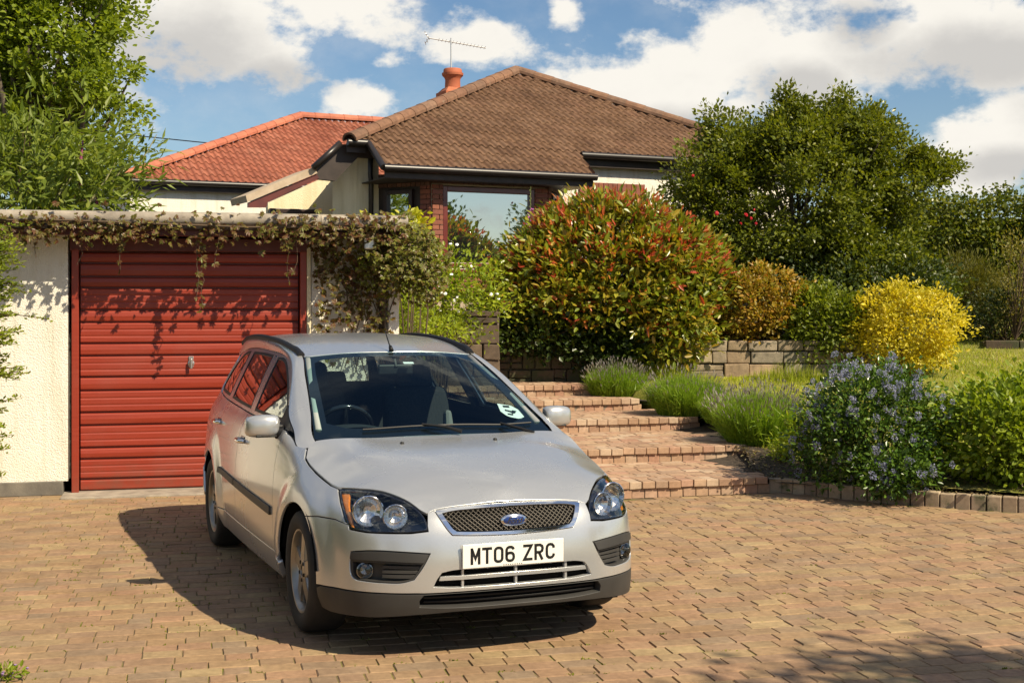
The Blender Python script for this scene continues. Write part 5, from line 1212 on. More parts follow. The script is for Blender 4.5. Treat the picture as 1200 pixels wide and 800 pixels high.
def crown(r, c, rad, ncl, nl, L, Wd, shell=.45, spread=.22, amp=.3, lo=-1., up=.25, flat=.9, shape='rhomb', jit=.35, lumpf=None, droop=0.):
    """leaves gathered in clumps spread through an uneven ellipsoid; returns leaf geometry and clump centres"""
    d = rdir(r, ncl * 2); d = d[d[:, 2] > lo][:ncl]; f = (lumpf or lump(r, amp=amp))(d); rr_ = (shell + (1 - shell) * r.random(len(d)) ** .6) * f
    C = np.array(c) + d * rr_[:, None] * np.array(rad); idx = np.repeat(np.arange(len(C)), nl); sp_ = spread * r.uniform(.5, 1.25, len(C))[idx]
    off = r.normal(size=(len(idx), 3)) * sp_[:, None] * np.array([1, 1, .75]); P = C[idx] + off
    dd = unit(d[idx] * .6 + unit(off) * .8 + np.array([0, 0, up - droop]) + rdir(r, len(idx)) * .95); nn = unit(np.array([.25, -.2, flat]) + d[idx] * .5 + rdir(r, len(idx)) * .8)
    s = r.uniform(1 - jit, 1 + jit, len(idx)); return leaf_geo(P, dd, nn, L * s, Wd * s, shape), C
def limbs(q, base, C, r, n, r0, r1, rise=.55):
    base = np.array(base)
    for i in r.choice(len(C), min(n, len(C)), replace=False):
        t = C[i]; m = base + (t - base) * .5 + np.array([0, 0, .18 * np.linalg.norm(t - base)]) * (rise - .3) + r.normal(size=3) * .06 * np.linalg.norm(t - base); q.tube(catmull([base, m, t], 4), np.linspace(r0, r1, 9), 5, False)
m_bark = M('bark', (.10, .075, .05), .95, build=noisy((.06, .045, .03), (.15, .12, .085), 12, .7, 40, .02))
m_twig = M('twig', (.09, .06, .035), .9)
def bush(name, label, cat, c, rad, ncl, nl, L, Wd, mat, seed, zb, group=None, stems=14, shape='oval', trunk=None, part='foliage', limb_r=.012, **k):
    r = np.random.default_rng(seed); t = thing(name, label, cat, (c[0], c[1], zb), 0, group); cc = (0, 0, c[2] - zb)
    g, C = crown(r, cc, rad, ncl, nl, L, Wd, shape=shape, **k); foliage(part, [g], mat, t)
    q = MB()
    if trunk:
        h_, r0 = trunk; q.tube(catmull([(0, 0, -.1), (.04, .02, h_ * .5), (-.03, 0, h_)], 4), np.linspace(r0, r0 * .7, 9), 10, False); limbs(q, (-.03, 0, h_ * .9), C, r, stems, r0 * .5, .012); q.build('trunk', m_bark, t, True)
    else:
        limbs(q, (0, 0, 0), C, r, stems, limb_r, limb_r * .35); q.build('stems', m_twig, t, True, kind='stuff')
    return t, C, r
G1 = [(.045, .075, .012), (.07, .105, .018), (.10, .13, .022), (.055, .09, .015), (.085, .12, .03)]
# tall tree at the left
m_pop = leafmat('tall_tree_leaf', [(.14, .185, .018), (.20, .255, .026), (.26, .30, .038), (.16, .215, .02)], .45)
t, C, r = bush('tall_tree', 'tall yellow green tree rising behind the garage at the upper left', 'tree', (-11.3, 32, 7.6), (2.5, 2.3, 5.6), 460, 105, .12, .095, m_pop, 11, 1.0, stems=70, shape='oval', trunk=(3.2, .26), spread=.23, amp=.50, shell=.30, limb_r=.05)
# buddleia
m_bud = leafmat('buddleia_leaf', [(.075, .108, .014), (.115, .148, .022), (.155, .185, .036), (.09, .12, .016), (.20, .215, .045)], .35, gain=1.27)
t, C, r = bush('buddleia', 'pale green bush with long narrow leaves above the left of the garage roof', 'shrub', (-6.75, 18.4, 3.15), (1.75, 1.0, 1.25), 240, 26, .19, .05, m_bud, 12, 1.0, stems=40, shape='lance', spread=.22, shell=.35, droop=.2)
q = MB()
for k in range(9):
    a, b_ = C[int(r.integers(len(C)))], 0; q.tube([a, a + np.array([r.uniform(-.05, .2), 0, .25])], [.022, .008], 6)
q.build('flower_spike', M('faded_pink', (.25, .05, .13), .8), t, kind='stuff')
q = MB()
for k in range(14): p = C[int(r.integers(len(C)))]; q.tube([p - np.array([.25, .0, .35]), p, p + np.array([.12, 0, .22])], [.014, .010, .005], 5)
q.build('pale_stems', M('pale_stem', (.34, .32, .16), .8), t, kind='stuff')
# shrub at the left edge
m_priv = leafmat('privet_leaf', [(.12, .17, .015), (.19, .23, .022), (.26, .29, .035), (.15, .19, .018)], .45, gain=1.17)
r = np.random.default_rng(13); t = thing('shrub', 'bright yellow green small leaved shrub at the left edge before the white wall', 'shrub', (-4.27, 10.75, 0)); gs = []; q = MB()
for k in range(250):
    z0 = r.uniform(.2, 2.5); wdt = .52 * (1 - .55 * abs(z0 - 1.75) / 1.5); a = r.uniform(0, 2 * pi); l = wdt * r.uniform(.55, 1.15); p0 = np.array([-.05, 0, z0 * .9]); d = np.array([cos(a) * l, sin(a) * l * .7, r.uniform(.1, .32)])
    ts = np.linspace(.25, 1, 26); P = p0 + ts[:, None] * d + np.array([0, 0, -.12]) * (ts ** 2)[:, None]; q.tube([tuple(p0 + d * .1), tuple(P[12]), tuple(P[-1])], [.005, .004, .002], 4, False)
    P = np.repeat(P, 2, 0); n = len(P); sgn = np.tile([1, -1], n // 2)[:, None]; sidev = unit(np.cross(d, [0, 0, 1.]))
    gs.append(leaf_geo(P + r.normal(0, .012, (n, 3)), unit(d) * .6 + sidev * sgn + r.normal(0, .35, (n, 3)), np.array([.2, -.4, .8]) + r.normal(0, .5, (n, 3)), r.uniform(.03, .052, n), r.uniform(.014, .022, n), 'oval'))
foliage('foliage', gs, m_priv, t); q.build('stems', m_twig, t, kind='stuff')
# creeper on the garage
m_cre = leafmat('creeper_leaf', [(.08, .026, .020), (.11, .045, .026), (.135, .14, .03), (.10, .048, .028), (.15, .155, .035), (.10, .035, .026), (.16, .085, .05), (.10, .10, .022), (.13, .055, .036)], .35, .4, gain=1.15)
m_crg = leafmat('corner_creeper_leaf', [(.07, .028, .02), (.11, .12, .024), (.15, .16, .03), (.09, .05, .028), (.19, .20, .035), (.12, .13, .022), (.15, .09, .05), (.10, .11, .02)], .35, .4, gain=1.25)
r = np.random.default_rng(14); CRE = thing('creeper', 'bronze and green creeper trailing along the garage roof edge and corner', 'climber', (G0[0], G0[1], 0), GA)
def palm(P, r, L=.06, nrm=(0.1, -.75, .45)):
    gs = []; n = len(P); N = unit(np.array(nrm) + r.normal(0, .45, (n, 3))); A = unit(np.cross(N, [0, 0, 1.])); Dn = unit(np.cross(A, N)) * np.where(r.random((n, 1)) < .8, -1, 1); s = r.uniform(.6, 1.35, n)
    Dn = unit(Dn + A * r.normal(0, .7, (n, 1)))
    Bv = np.cross(N, Dn)
    for a in (-1.25, -.62, 0, .62, 1.25):
        k = 1 - .25 * abs(a); gs.append(leaf_geo(P, Dn * cos(a) + Bv * sin(a), N + r.normal(0, .12, (n, 3)), L * s * k, L * .40 * s, 'oval'))
    return gs
gs = []; q = MB()
u = np.concatenate([r.uniform(-4.3, 2.95, 800), r.uniform(-.8, .9, 230), r.uniform(1.6, 2.9, 260)]); n = len(u); z = 2.39 + np.clip(r.normal(-.045, .075, n), -.26, .17); y = -.34 - np.abs(r.normal(0, .075, n))
gs += palm(np.stack([u, y, z], 1), r, .047)
for u0, zl, zt in [(-.55, 2.0, 2.3), (-.3, 2.08, 2.3), (.12, 2.02, 2.3), (.40, 1.98, 2.3), (1.02, 1.74, 2.3), (1.08, 1.62, 2.3), (1.3, 2.04, 2.3), (1.86, 1.88, 2.3), (1.93, 1.98, 2.3), (-1.2, 2.0, 2.3), (-1.9, 2.05, 2.3)]:
    nn_ = max(3, int((zt - zl) / .06)); zz_ = np.linspace(zt, zl, nn_); uu = u0 + np.cumsum(r.normal(0, .025, nn_)); yy = -.36 - .03 * r.random(nn_); pt = np.stack([uu, yy, zz_], 1); q.tube([tuple(p) for p in pt], .003, 4, False); gs += palm(pt[1:][r.random(nn_ - 1) < .75], r, .055)
# sheet on the wall right of the door and the overhanging mass at the corner
n = 1300; uu = r.uniform(2.12, 2.86, n); zz_ = r.uniform(1.15, 2.4, n); keep = r.random(n) < (.30 + .55 * sstep(1.2, 2.2, zz_) + .2 * np.sin(uu * 9 + zz_ * 6)); gs += palm(np.stack([uu, -.06 - r.random(n) * .12, zz_], 1)[keep], r, .047)
foliage('leaves', gs, m_cre, CRE); gs = []
d = rdir(r, 950); pm_ = np.array([2.86, -.18, 2.14]) + d * np.array([.40, .34, .42]) * (r.random((950, 1)) ** .4); gs += palm(pm_[pm_[:, 1] < .25], r, .048, (.1, -.6, .6))
d = rdir(r, 400); gs += palm(np.array([3.15, -.12, 2.02]) + d * np.array([.26, .3, .36]) * (r.random((400, 1)) ** .4), r, .046, (.1, -.6, .6))
for k in range(10): p = r.uniform([2.15, -.05, .9], [2.9, -.02, 1.2]); q.tube([tuple(p), tuple(p + np.array([r.uniform(-.2, .2), -.02, .5])), tuple(p + np.array([r.uniform(-.3, .3), -.04, 1.15]))], .005, 4, False)
q.tube([(-4.3, -.40, 2.42), (-2, -.41, 2.38), (0, -.40, 2.40), (1.5, -.41, 2.36), (2.9, -.38, 2.38)], .010, 5, False)
foliage('corner_leaves', gs, m_crg, CRE); q.build('vines', m_twig, CRE, kind='stuff')
# golden and lime plants behind the corner
m_gold = leafmat('golden_leaf', [(.34, .33, .02), (.42, .38, .03), (.25, .29, .02), (.46, .36, .05)], .5, gain=1.25)
m_lime = leafmat('lime_leaf', [(.15, .21, .016), (.22, .27, .02), (.28, .31, .03), (.11, .16, .014)], .45, gain=1.15)
t, C, r = bush('golden_climber', 'golden leaved plant catching sun just above the bronze creeper', 'climber', (-1.13, 13.3, 2.42), (.24, .2, .16), 20, 14, .075, .05, m_gold, 15, .3, spread=.07)
t, C, r = bush('lime_shrub', 'lime green shrub with small white flowers below the bay window', 'shrub', (-.75, 15.2, 1.82), (.55, .4, .50), 110, 26, .055, .030, m_lime, 16, .8, spread=.10)
q = MB()
for k in range(34): p = C[int(r.integers(len(C)))] * 1.04 + np.array([0, -.05, .04]); q.lathe([(.001, .012), (.022, .006), (.014, -.008), (.001, -.01)], 5, Matrix.Translation(tuple(p)) @ Matrix.Rotation(r.uniform(.4, 1.4), 4, 'X'))
q.build('white_flowers', m_white, t, kind='stuff')
t, C, r = bush('lime_shrub', 'lime green foliage between the garage corner post and the stone wall', 'shrub', (-1.12, 14.2, 1.45), (.22, .25, .42), 50, 22, .06, .032, m_lime, 17, .4, spread=.08)
t, C, r = bush('fern', 'small lime green fern tuft directly behind the car roof', 'fern', (-.72, 13.6, 1.40), (.22, .2, .17), 30, 18, .06, .022, m_lime, 18, .5, spread=.06, shape='lance')
# the big photinia
m_pho = leafmat('photinia_leaf', [(.12, .16, .018), (.20, .225, .026), (.09, .12, .015), (.30, .27, .042), (.18, .17, .022), (.36, .22, .04), (.15, .17, .022)], .3, .32, .42, gain=1.15)
m_phr = leafmat('red_young_leaf', [(.36, .055, .042), (.44, .09, .055), (.30, .038, .032), (.46, .16, .07), (.38, .12, .05)], .35, .28, .6, gain=1.3)
r = np.random.default_rng(21); PX, PY, PZ = 1.21, 17.85, 1.84; PHO = thing('photinia', 'big rounded shrub with green leaves and red young tips before the bay', 'shrub', (PX, PY, 1.2))
lf = lump(np.random.default_rng(3), 12, .14); g1, C1 = crown(r, (0, 0, PZ - 1.2), (1.48, .95, 1.10), 1050, 22, .112, .050, shape='oval', shell=.66, spread=.12, amp=.12, lo=-.45, lumpf=lf)
g2, C2 = crown(r, (.80, -.55, .25), (.58, .5, .60), 170, 22, .10, .042, shape='oval', shell=.4, spread=.10); g3, C3 = crown(r, (-1.05, -.25, .52), (.62, .6, .52), 190, 22, .10, .042, shape='oval', shell=.5, spread=.10)
foliage('foliage', [g1, g2, g3], m_pho, PHO)
top = C1[(C1[:, 2] > 1.0) | (r.random(len(C1)) < .34)]; gl = []
for c_ in top:
    m = int(r.integers(4, 9)); o = unit(c_ - np.array([0, 0, 1.0])); P = c_ + o * .10 + r.normal(0, .035, (m, 3)); gl.append(leaf_geo(P, o + np.array([0, 0, .5]) + r.normal(0, .5, (m, 3)), rdir(r, m) + np.array([.3, -.4, .4]), r.uniform(.07, .12, m), r.uniform(.028, .042, m), 'oval'))
foliage('young_leaves', gl, m_phr, PHO)
q = MB(); limbs(q, (0, 0, -.05), C1, r, 30, .030, .008); limbs(q, (.3, -.2, 0), C2, r, 14, .025, .008); q.build('stems', m_bark, PHO, True, kind='stuff')
# single big leaves on the sunny face, each its own part
lm = [mesh_np('leaf', *leaf_geo(np.zeros((1, 3)), np.array([[1., 0, 0]]), np.array([[0, 0, 1.]]), .14, .056, 'oval'), m) for m in (m_pho, m_phr)]
AC = np.vstack([C1, C2, C3]); AC = AC[AC[:, 1] < .1]
for k in range(240):
    c_ = AC[int(r.integers(len(AC)))]; o = unit(c_ - np.array([0, .2, .9])); p = c_ + o * .14 + r.normal(0, .06, 3); dz = Vector(tuple(unit(o * .5 + np.array([0, 0, .3]) + r.normal(0, .6, 3)))); nz = Vector(tuple(unit(np.array([.4, -.5, .5]) + r.normal(0, .5, 3)))); yv = nz.cross(dz).normalized(); nz = dz.cross(yv)
    link('leaf', lm[1 if r.random() < .22 + .25 * (c_[2] > 1.4) else 0], PHO, tuple(p), Matrix((dz, yv, nz)).transposed().to_euler(), (r.uniform(.75, 1.1),) * 3)
# ivy
m_ivy = leafmat('ivy_leaf', [(.022, .040, .008), (.035, .055, .010), (.05, .07, .014), (.028, .045, .010)], .2, .35)
bush('ivy', 'dark ivy spilling over the shaded stone wall beneath the large shrub', 'ivy', (.25, 17.25, 1.30), (1.15, .30, .27), 170, 34, .06, .05, m_ivy, 22, 1.15, spread=.12, shell=.3, stems=10); bush('ivy', 'dark ivy patch hanging down the stone wall behind the lavender', 'ivy', (1.2, 17.2, 1.12), (.42, .22, .35), 60, 30, .06, .05, m_ivy, 23, 1.0, spread=.10, stems=6)
# broad tree at the right
m_haw = leafmat('broad_tree_leaf', [(.068, .085, .011), (.108, .126, .015), (.155, .168, .020), (.078, .10, .013), (.19, .185, .026)], .38, .35, gain=1.23)
r = np.random.default_rng(31); HAW = thing('broad_tree', 'broad bushy green tree standing right of the brown roof', 'tree', (4.45, 20.6, 1.3)); gs = []; CC = []
for c_, rad, nc in (((.04, 0, 1.95), (1.5, 1.4, 1.45), 450), ((-1.46, -.2, 1.88), (.72, .75, .95), 120), ((1.41, 0, 2.35), (.75, .7, .55), 95), ((-.15, 0, 3.0), (.8, .8, .5), 85), ((.76, 0, 2.95), (.7, .7, .45), 75), ((-1.06, 0, 2.67), (.6, .6, .5), 60), ((2.0, 0, 2.45), (.35, .4, .2), 24), ((.24, -.3, .95), (1.4, 1.0, .7), 200), ((1.25, 0, 1.4), (.55, .6, .55), 55), ((-.22, 0, 3.42), (.18, .2, .24), 12), ((.56, 0, 3.4), (.15, .2, .22), 10), ((-1.35, 0, 3.15), (.12, .12, .2), 8), ((1.15, 0, 3.05), (.3, .3, .2), 14)):
    g, c2 = crown(r, c_, rad, nc, 84, .068, .042, shape='rhomb', shell=.4, spread=.11, amp=.3); gs.append(g); CC.append(c2)
foliage('crown', gs, m_haw, HAW); CC = np.vstack(CC); q = MB(); q.tube(catmull([(0, 0, -.2), (.05, 0, .5), (-.05, .05, 1.0)], 4), np.linspace(.13, .09, 9), 10, False); limbs(q, (-.05, .05, .95), CC, r, 34, .045, .006); q.build('trunk', m_bark, HAW, True)
ROSE = thing('climbing_rose', 'small red roses dotted through the left side of the broad tree', 'rose', (2.9, 19.3, 1.3)); m_rose = M('red_petals', (.45, .012, .02), .5); q0 = MB()
for a in range(3): q0.lathe([(.001, .03 - a * .008), (.022 + a * .010, .028 - a * .010), (.018 + a * .008, -.012), (.001, -.02)], 7)
rm = q0.mesh('rose_flower', m_rose)
for px, py in ((812, 206), (884, 246), (880, 256), (886, 262), (874, 252), (868, 262), (815, 330), (851, 308), (853, 319), (845, 316), (840, 250)):
    Yd = 18.6 if px < 900 else 19; link('rose_flower', rm, ROSE, ((px - 600) / FPX * Yd - 2.9, Yd - 19.3, CAMH + (HOR - py) / FPX * Yd - 1.3), (r.uniform(.6, 1.6), 0, r.uniform(0, 6)), (r.uniform(.5, .85),) * 3)
q = MB(); q.tube([(0, 0, -.1), (.1, .1, .5), (.15, .3, 1.1)], [.012, .01, .006], 5); q.build('rose_stem', m_twig, ROSE)
# middle shrubs
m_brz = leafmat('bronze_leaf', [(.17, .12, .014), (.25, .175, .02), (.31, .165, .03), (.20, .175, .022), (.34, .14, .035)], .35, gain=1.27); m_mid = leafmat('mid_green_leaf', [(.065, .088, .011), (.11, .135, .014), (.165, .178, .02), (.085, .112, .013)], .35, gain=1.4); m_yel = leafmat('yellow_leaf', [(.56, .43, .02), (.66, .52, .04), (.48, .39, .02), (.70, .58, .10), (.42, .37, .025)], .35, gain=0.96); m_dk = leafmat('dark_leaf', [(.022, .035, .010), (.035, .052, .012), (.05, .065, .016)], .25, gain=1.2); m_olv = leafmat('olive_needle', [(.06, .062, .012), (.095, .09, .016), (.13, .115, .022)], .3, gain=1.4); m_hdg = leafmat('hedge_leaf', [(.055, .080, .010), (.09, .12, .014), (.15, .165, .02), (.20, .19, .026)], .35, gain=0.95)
bush('bronze_bush', 'low orange bronze bush on the sandstone wall left of the yellow bush', 'shrub', (3.25, 17.7, 1.62), (.58, .45, .50), 230, 36, .055, .034, m_brz, 41, 1.15, spread=.085, shell=.5)
bush('green_bush', 'green bush hanging over the sandstone wall between bronze and yellow bushes', 'shrub', (4.10, 17.65, 1.47), (.55, .45, .46), 200, 34, .060, .038, m_mid, 42, 1.0, spread=.09, shell=.5)
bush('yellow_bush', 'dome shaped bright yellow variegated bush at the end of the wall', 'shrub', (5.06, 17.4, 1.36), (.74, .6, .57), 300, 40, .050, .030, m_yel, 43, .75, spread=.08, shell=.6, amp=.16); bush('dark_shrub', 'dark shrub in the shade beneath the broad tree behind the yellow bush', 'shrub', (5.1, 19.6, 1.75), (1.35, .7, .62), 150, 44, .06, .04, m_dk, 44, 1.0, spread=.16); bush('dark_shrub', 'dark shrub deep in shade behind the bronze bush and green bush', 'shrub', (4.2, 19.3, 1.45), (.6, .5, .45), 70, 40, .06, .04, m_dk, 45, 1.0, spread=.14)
r = np.random.default_rng(51); HDG = thing('hedge', 'tall clipped green hedge closing the right side of the garden', 'hedge', (10.3, 24.3, 1.2)); n = 900
C = np.stack([r.uniform(-3.4, 4.2, n), r.choice([-.75, -.6, -.3, 0], n, p=[.5, .25, .15, .1]) + r.normal(0, .08, n), r.uniform(0, 2.22, n)], 1); C[:200, 2] = 2.2 + r.normal(0, .07, 200) + .06 * np.sin(C[:200, 0] * 3); C[:200, 1] = r.uniform(-.7, .5, 200)
idx = np.repeat(np.arange(n), 40); P = C[idx] + r.normal(size=(len(idx), 3)) * np.array([.17, .09, .13]); foliage('foliage', [leaf_geo(P, np.array([0, -.5, .2]) + r.normal(0, .6, P.shape), np.array([.2, -.5, .7]) + r.normal(0, .5, P.shape), r.uniform(.06, .10, len(P)), r.uniform(.045, .07, len(P)), 'rhomb')], m_hdg, HDG)
q = MB()
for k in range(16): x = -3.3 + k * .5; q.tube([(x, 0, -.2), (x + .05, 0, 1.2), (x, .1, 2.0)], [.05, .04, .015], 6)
q.box((.4, .1, 1.0), (7.4, .5, 2.0)); q.build('dark_core', m_dk, HDG, kind='stuff')  # branches, plus a dark block added for the hedge's shaded, solid inside
r = np.random.default_rng(58); n = 700; LH = thing('hedge', 'leafy green hedge along the left edge of the driveway', 'hedge', (-6.1, 5.2, 0)); C = np.stack([r.choice([.42, .3, 0], n, p=[.6, .25, .15]) + r.normal(0, .07, n), r.uniform(-4.6, 4.0, n), r.uniform(0, 2.1, n)], 1); C[:150, 2] = 2.1 + r.normal(0, .08, 150); C[:150, 0] = r.uniform(-.4, .4, 150); idx = np.repeat(np.arange(n), 26); P = C[idx] + r.normal(size=(len(idx), 3)) * np.array([.10, .16, .14])
foliage('foliage', [leaf_geo(P, np.array([.4, 0, .2]) + r.normal(0, .6, P.shape), np.array([.6, -.2, .6]) + r.normal(0, .5, P.shape), r.uniform(.06, .10, len(P)), r.uniform(.045, .07, len(P)), 'rhomb')], m_mid, LH); q = MB(); q.box((-.05, -.3, 1.0), (.5, 8.4, 2.0)); q.build('dark_core', m_dk, LH, kind='stuff')  # dark block added behind the leaves as the hedge's shaded depth
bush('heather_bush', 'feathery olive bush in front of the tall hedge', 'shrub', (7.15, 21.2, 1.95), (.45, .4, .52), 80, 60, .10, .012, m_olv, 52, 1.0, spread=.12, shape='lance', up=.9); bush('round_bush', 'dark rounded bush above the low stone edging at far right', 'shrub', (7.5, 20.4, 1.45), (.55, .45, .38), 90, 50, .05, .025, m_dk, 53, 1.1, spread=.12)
bush('conifer_bush', 'spreading olive green conifer bush behind the dark rounded bush', 'shrub', (7.7, 21.3, 1.62), (.75, .5, .55), 110, 60, .09, .014, m_olv, 54, 1.1, spread=.16, shape='lance', up=.7); bush('small_green_shrub', 'fresh green shrub just right of the yellow bush top', 'shrub', (6.35, 20.6, 1.85), (.42, .4, .42), 60, 36, .06, .04, m_mid, 55, 1.0, spread=.10)
t, C, r = bush('slender_plant', 'slender yellowish plant with upright stems at the right edge', 'plant', (7.45, 19.9, 2.0), (.30, .2, .72), 60, 26, .05, .016, leafmat('straw_leaf', [(.20, .17, .04), (.28, .22, .06), (.15, .14, .03)], .4), 56, 1.15, spread=.08, stems=26, shape='lance', up=.8)
# lavender
m_lavs = leafmat('lavender_stem', [(.09, .155, .016), (.14, .21, .024), (.18, .24, .032), (.075, .13, .014)], .35, gain=1.5); m_lavf = leafmat('lavender_flower', [(.15, .125, .19), (.19, .15, .24), (.20, .18, .19), (.13, .11, .13)], .2, gain=1.5)
def lavender(label, x, y, z, w, d, h_, n, seed, ff=.5, lean=.5):
    r = np.random.default_rng(seed); t = thing('lavender', label, 'lavender', (x, y, z), 0, 'lavender clumps beside the steps'); a = r.uniform(0, 2 * pi, n); q_ = np.sqrt(r.random(n)); b = np.stack([np.cos(a) * q_ * w * .62, np.sin(a) * q_ * d * .62, np.zeros(n)], 1)
    dv = unit(np.stack([np.cos(a) * q_ * lean * w / .5, np.sin(a) * q_ * lean, np.ones(n)], 1) + r.normal(0, .13, (n, 3))); L = h_ * r.uniform(.6, 1.1, n) * (1 - .25 * q_ ** 2)
    gs = [leaf_geo(b, dv, rdir(r, n), L, r.uniform(.007, .013, n), 'blade')]
    for f_ in (.25, .45, .65): m = b + dv * (L * f_)[:, None]; gs.append(leaf_geo(m, dv + r.normal(0, .45, (n, 3)), rdir(r, n), h_ * .22, .009, 'blade'))
    foliage('stems', gs, m_lavs, t); k = r.random(n) < ff; m = (b + dv * L[:, None])[k]; dd = dv[k]; L2 = r.uniform(.03, .065, len(m)); fl = [leaf_geo(m - dd * .01, dd, rdir(r, len(m)), L2, L2 * .26, 'rhomb') for _ in range(2)]; foliage('flower_spikes', fl, m_lavf, t)
lavender('farthest lavender clump against the dark stone wall by the top step', 1.28, 16.6, .52, .44, .38, .46, 2100, 61, .28)
lavender('middle lavender clump, mostly green, beside the third and fourth steps', 1.98, 15.35, .42, .50, .52, .53, 2900, 62, .10); lavender('low green lavender clump between the middle and nearest clumps beside the third step', 2.35, 14.75, .38, .36, .40, .38, 1500, 63, .1)
lavender('nearest lavender clump, wide and grey purple on top, beside the second step', 2.52, 13.65, .24, .48, .48, .64, 3400, 64, .30)
# ceanothus with its blue flower heads
m_cea = leafmat('ceanothus_leaf', [(.022, .050, .010), (.045, .085, .014), (.075, .12, .02), (.035, .065, .012)], .25, .3, gain=1.6); m_cef = leafmat('blue_flower', [(.17, .18, .44), (.24, .24, .54), (.14, .15, .36), (.32, .31, .60)], .25, gain=1.35)
t, C, r = bush('ceanothus', 'dark leaved shrub covered in blue flower heads beside the driveway edging', 'shrub', (3.20, 11.72, .62), (.56, .46, .55), 300, 40, .042, .022, m_cea, 71, .05, spread=.085, shell=.45, amp=.35, stems=30)
g2, C2 = crown(r, (-.42, .05, .38), (.28, .26, .34), 60, 36, .042, .022, shape='oval', shell=.3, spread=.08); g3, C3 = crown(r, (.05, -.42, .22), (.36, .22, .24), 70, 36, .042, .022, shape='oval', shell=.3, spread=.08); foliage('lower_foliage', [g2, g3], m_cea, t)
def flower_mesh(seed):
    r_ = np.random.default_rng(seed); n = 56; d = rdir(r_, n); P = d * np.array([.017, .017, .026]) * (r_.random((n, 1)) ** .3); return mesh_np('flower_head', *leaf_geo(P, d + r_.normal(0, .4, (n, 3)), rdir(r_, n), .012, .011, 'rhomb'), m_cef)
fm_ = [flower_mesh(i) for i in range(5)]; CA = np.vstack([C, C2, C3, C[C[:, 2] > .5]]); CA = CA[(CA[:, 1] < .30)]
for k in range(290):
    c_ = CA[int(r.integers(len(CA)))]; o = unit(c_ - np.array([0, .25, .35])); p = c_ + o * r.uniform(.04, .13) + np.array([0, 0, .05]) + r.normal(0, .035, 3); link('flower_head', fm_[k % 5], t, tuple(p), (r.normal(0, .4), r.normal(0, .4), r.uniform(0, 6)), (r.uniform(.75, 1.55),) * 3)
m_grn = leafmat('fresh_green_leaf', [(.10, .148, .012), (.155, .20, .018), (.21, .245, .026), (.12, .165, .014)], .4, gain=1.35)
bush('green_shrub', 'leafy fresh green shrub at the right edge behind the driveway edging', 'shrub', (4.28, 11.55, .58), (.62, .5, .48), 230, 34, .060, .038, m_grn, 72, .05, spread=.10, shell=.45); bush('lime_tuft', 'yellow green tuft peeping between the blue flowered shrub and the green shrub', 'shrub', (3.72, 12.3, .62), (.22, .2, .2), 30, 26, .05, .022, m_lime, 73, .15, spread=.08)
bush('lime_tuft', 'yellow green tuft just left of the blue flowered shrub', 'shrub', (2.72, 12.35, .48), (.2, .2, .2), 30, 26, .05, .022, m_lime, 74, .15, spread=.08)
# foxglove before the bay window
FX = thing('foxglove', 'single tall purple foxglove in front of the bay window', 'foxglove', (.24, 18.6, 1.3)); q = MB(); q.tube([(0, 0, 0), (.01, 0, 1.2), (.02, 0, 2.0)], [.010, .008, .003], 6); q.build('stem', M('fox_stem', (.16, .20, .05), .8), FX); q = MB(); q2 = MB()
for k in range(26):
    zz_ = 1.25 + k * .028; a = k * 2.4; (q if zz_ < 1.72 else q2).lathe([(.001, 0), (.012, .01), (.016, .04), (.022, .055)] if zz_ < 1.72 else [(.001, 0), (.008, .008), (.002, .02)], 6, Matrix.Translation((.012, 0, zz_)) @ Matrix.Rotation(a, 4, 'Z') @ Matrix.Rotation(2.0, 4, 'Y'))
q.build('bells', M('foxglove_purple', (.34, .07, .30), .6), FX, kind='stuff'); q2.build('buds', M('fox_bud', (.25, .28, .08), .7), FX, kind='stuff')
# grass
r = np.random.default_rng(81); n = 60000; x = r.uniform(2.3, 9.5, n); y = 12.4 + (21.5 - 12.4) * r.random(n) ** .9
XL = lambda y_: np.interp(y_, [12, 13.4, 15, 16, 16.6, 17.3], [2.5, 2.42, 2.16, 1.62, 1.06, .95])
ok = (x > XL(y) + .04) & ~((y > 17.2) & (x < 4.85)); ok &= y > np.array([interp_kerb(max(a, 2.45)) for a in x]) + .9; x, y = x[ok], y[ok]; n = len(x); z = np.interp(y, [10, 12.2, 17.3, 21, 26], [.10, .14, .74, 1.15, 1.6])
m_grass = leafmat('grass_blade', [(.10, .125, .014), (.16, .18, .02), (.21, .22, .03), (.13, .15, .016), (.24, .21, .06)], .4, gain=2.1); P = np.stack([x, y, z], 1)
g = leaf_geo(P, np.array([0, 0, 1.]) + r.normal(0, .45, (n, 3)), rdir(r, n), r.uniform(.03, .075, n), r.uniform(.008, .014, n), 'blade')
n2 = 2600; x2 = r.uniform(1.3, 4.9, n2); P2 = np.stack([x2, 17.2 - np.abs(r.normal(0, .12, n2)), np.full(n2, .70)], 1); g2 = leaf_geo(P2, np.array([0, 0, 1.]) + r.normal(0, .22, (n2, 3)), rdir(r, n2), r.uniform(.10, .30, n2) * (0.6 + .4 * np.sin(x2 * 4)), .010, 'blade'); o = foliage('lawn_blades', [g, g2], m_grass, None); o.name = 'grass'
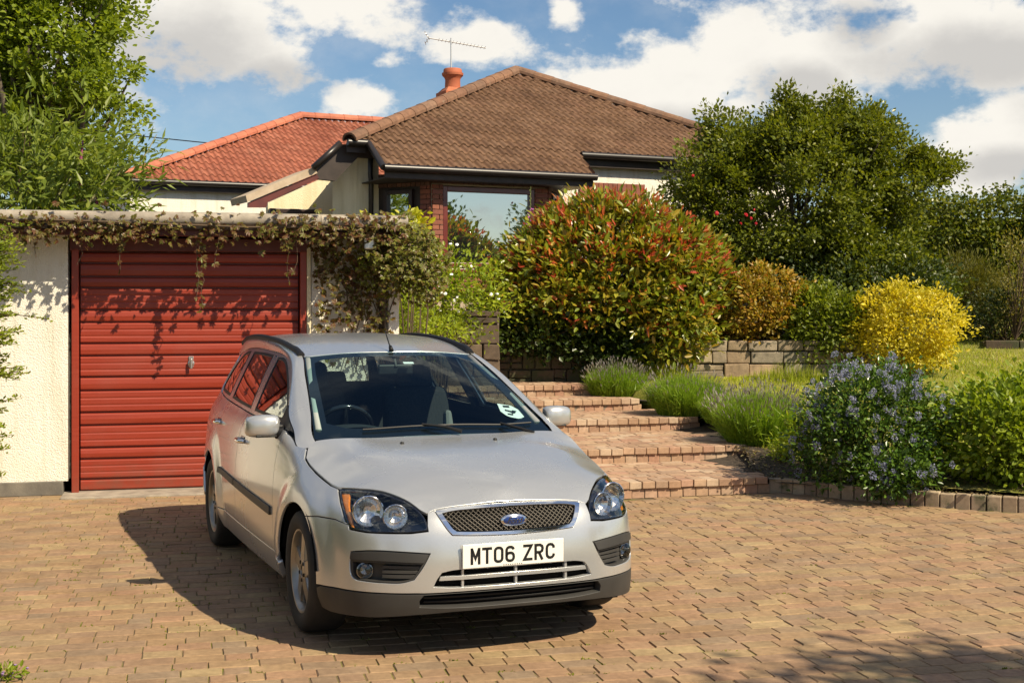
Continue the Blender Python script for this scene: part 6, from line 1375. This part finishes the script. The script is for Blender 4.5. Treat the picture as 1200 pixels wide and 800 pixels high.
# bark chips and fallen leaves on the bare soil by the steps
n = 4200; x = r.uniform(2.2, 5.2, n); y = np.array([interp_kerb(max(a, 2.45)) for a in x]) + .06 + r.uniform(0, 1.3, n); z = np.interp(y - np.array([interp_kerb(max(a, 2.45)) for a in x]), [0, .2, 1.3], [.105, .12, .27]) + r.uniform(0, .012, n)
o = foliage('bark_chips', [leaf_geo(np.stack([x, y, z], 1), rdir(r, n) * [1, 1, .3], np.array([0, 0, 1.]) + r.normal(0, .5, (n, 3)), r.uniform(.015, .05, n), r.uniform(.008, .022, n), 'rhomb')], leafmat('bark_chip', [(.09, .06, .035), (.15, .10, .06), (.06, .04, .025), (.20, .15, .09), (.10, .10, .03)], .05), None)
bush('lime_tuft', 'small pale green tuft on the bare soil beside the second brick step', 'shrub', (2.62, 12.75, .30), (.16, .16, .10), 22, 22, .05, .018, m_lime, 75, .17, spread=.06)
# moss tufts in the driveway joints, weeds at the lower left
m_moss = leafmat('moss', [(.13, .14, .012), (.19, .19, .018), (.10, .12, .012)], .2); pts = []
rows_v = np.arange(.09, 10.2, .1235) - .062
for k in range(900):
    vv_ = float(r.choice(rows_v)); uu = r.uniform(-4, 9) if k < 520 else r.uniform(-3, 3); p = G0 + GD * uu + GN * vv_
    if 4.6 < p[1] and inpoly(p[0], p[1], DRV): m = int(r.integers(6, 22)); el_ = r.uniform(.01, .05); pts.append(np.stack([p[0] + r.normal(0, el_, m) * GD[0], p[1] + r.normal(0, el_, m) * GD[1] + r.normal(0, .003, m), np.full(m, -.006)], 1))
P = np.vstack(pts); n = len(P); o = foliage('moss', [leaf_geo(P, np.array([0, 0, .6]) + r.normal(0, .6, (n, 3)), rdir(r, n) + np.array([0, 0, .6]), r.uniform(.008, .018, n), r.uniform(.006, .012, n), 'rhomb')], m_moss, None)
t, C, r = bush('weed', 'small green weed with mauve flowers growing in the paving at lower left', 'weed', (-2.30, 6.02, .02), (.12, .10, .045), 16, 12, .03, .014, m_grn, 91, 0, spread=.02, stems=6, limb_r=.002); q = MB()
for k in range(9): p = C[int(r.integers(len(C)))] + np.array([.04, 0, .02]); q.lathe([(.001, .006), (.008, .003), (.004, -.004), (.001, -.006)], 5, Matrix.Translation(tuple(p)))
q.build('flowers', M('mauve_petals', (.28, .18, .36), .7), t, kind='stuff')
# trees behind the photographer: they shade the corner of the drive and show in the panes
m_beh = leafmat('garden_tree_leaf', G1, .3)
for i, (x, y, zc, rx, rz_, lab) in enumerate(((6.95, 1.75, 4.9, 1.75, 1.7, 'garden tree beside the drive whose shadow reaches the lower right corner'), (17.6, 3.0, 3.1, 1.35, 1.7, 'bushy tree across the lane seen mirrored in the left of the bay window'), (20.9, 6.2, 3.9, .9, .75, 'small tree across the lane seen mirrored in the right of the bay window'), (31, -4.5, 2.2, 5, 1.5, 'low spreading tree far across the lane seen mirrored in the bay window'), (15.5, -7.5, 3.4, 3.4, 3.2, 'tree across the lane behind the photographer'), (-9, -14, 3.6, 4, 3.4, 'tree behind the photographer on the left'), (4, -18, 3.2, 4.5, 3.2, 'wide tree behind the photographer'))):
    bush('garden_tree', lab, 'tree', (x, y, zc), (rx, rx, rz_), 170 if i else 210, 46, .16 if i else .11, .10 if i else .075, m_beh, 100 + i, -.05, stems=26, shape='rhomb', trunk=(max(.6, zc - rz_ * .7), .16 if rx > 1 else .07), spread=.42 if i else .25, shell=.4)
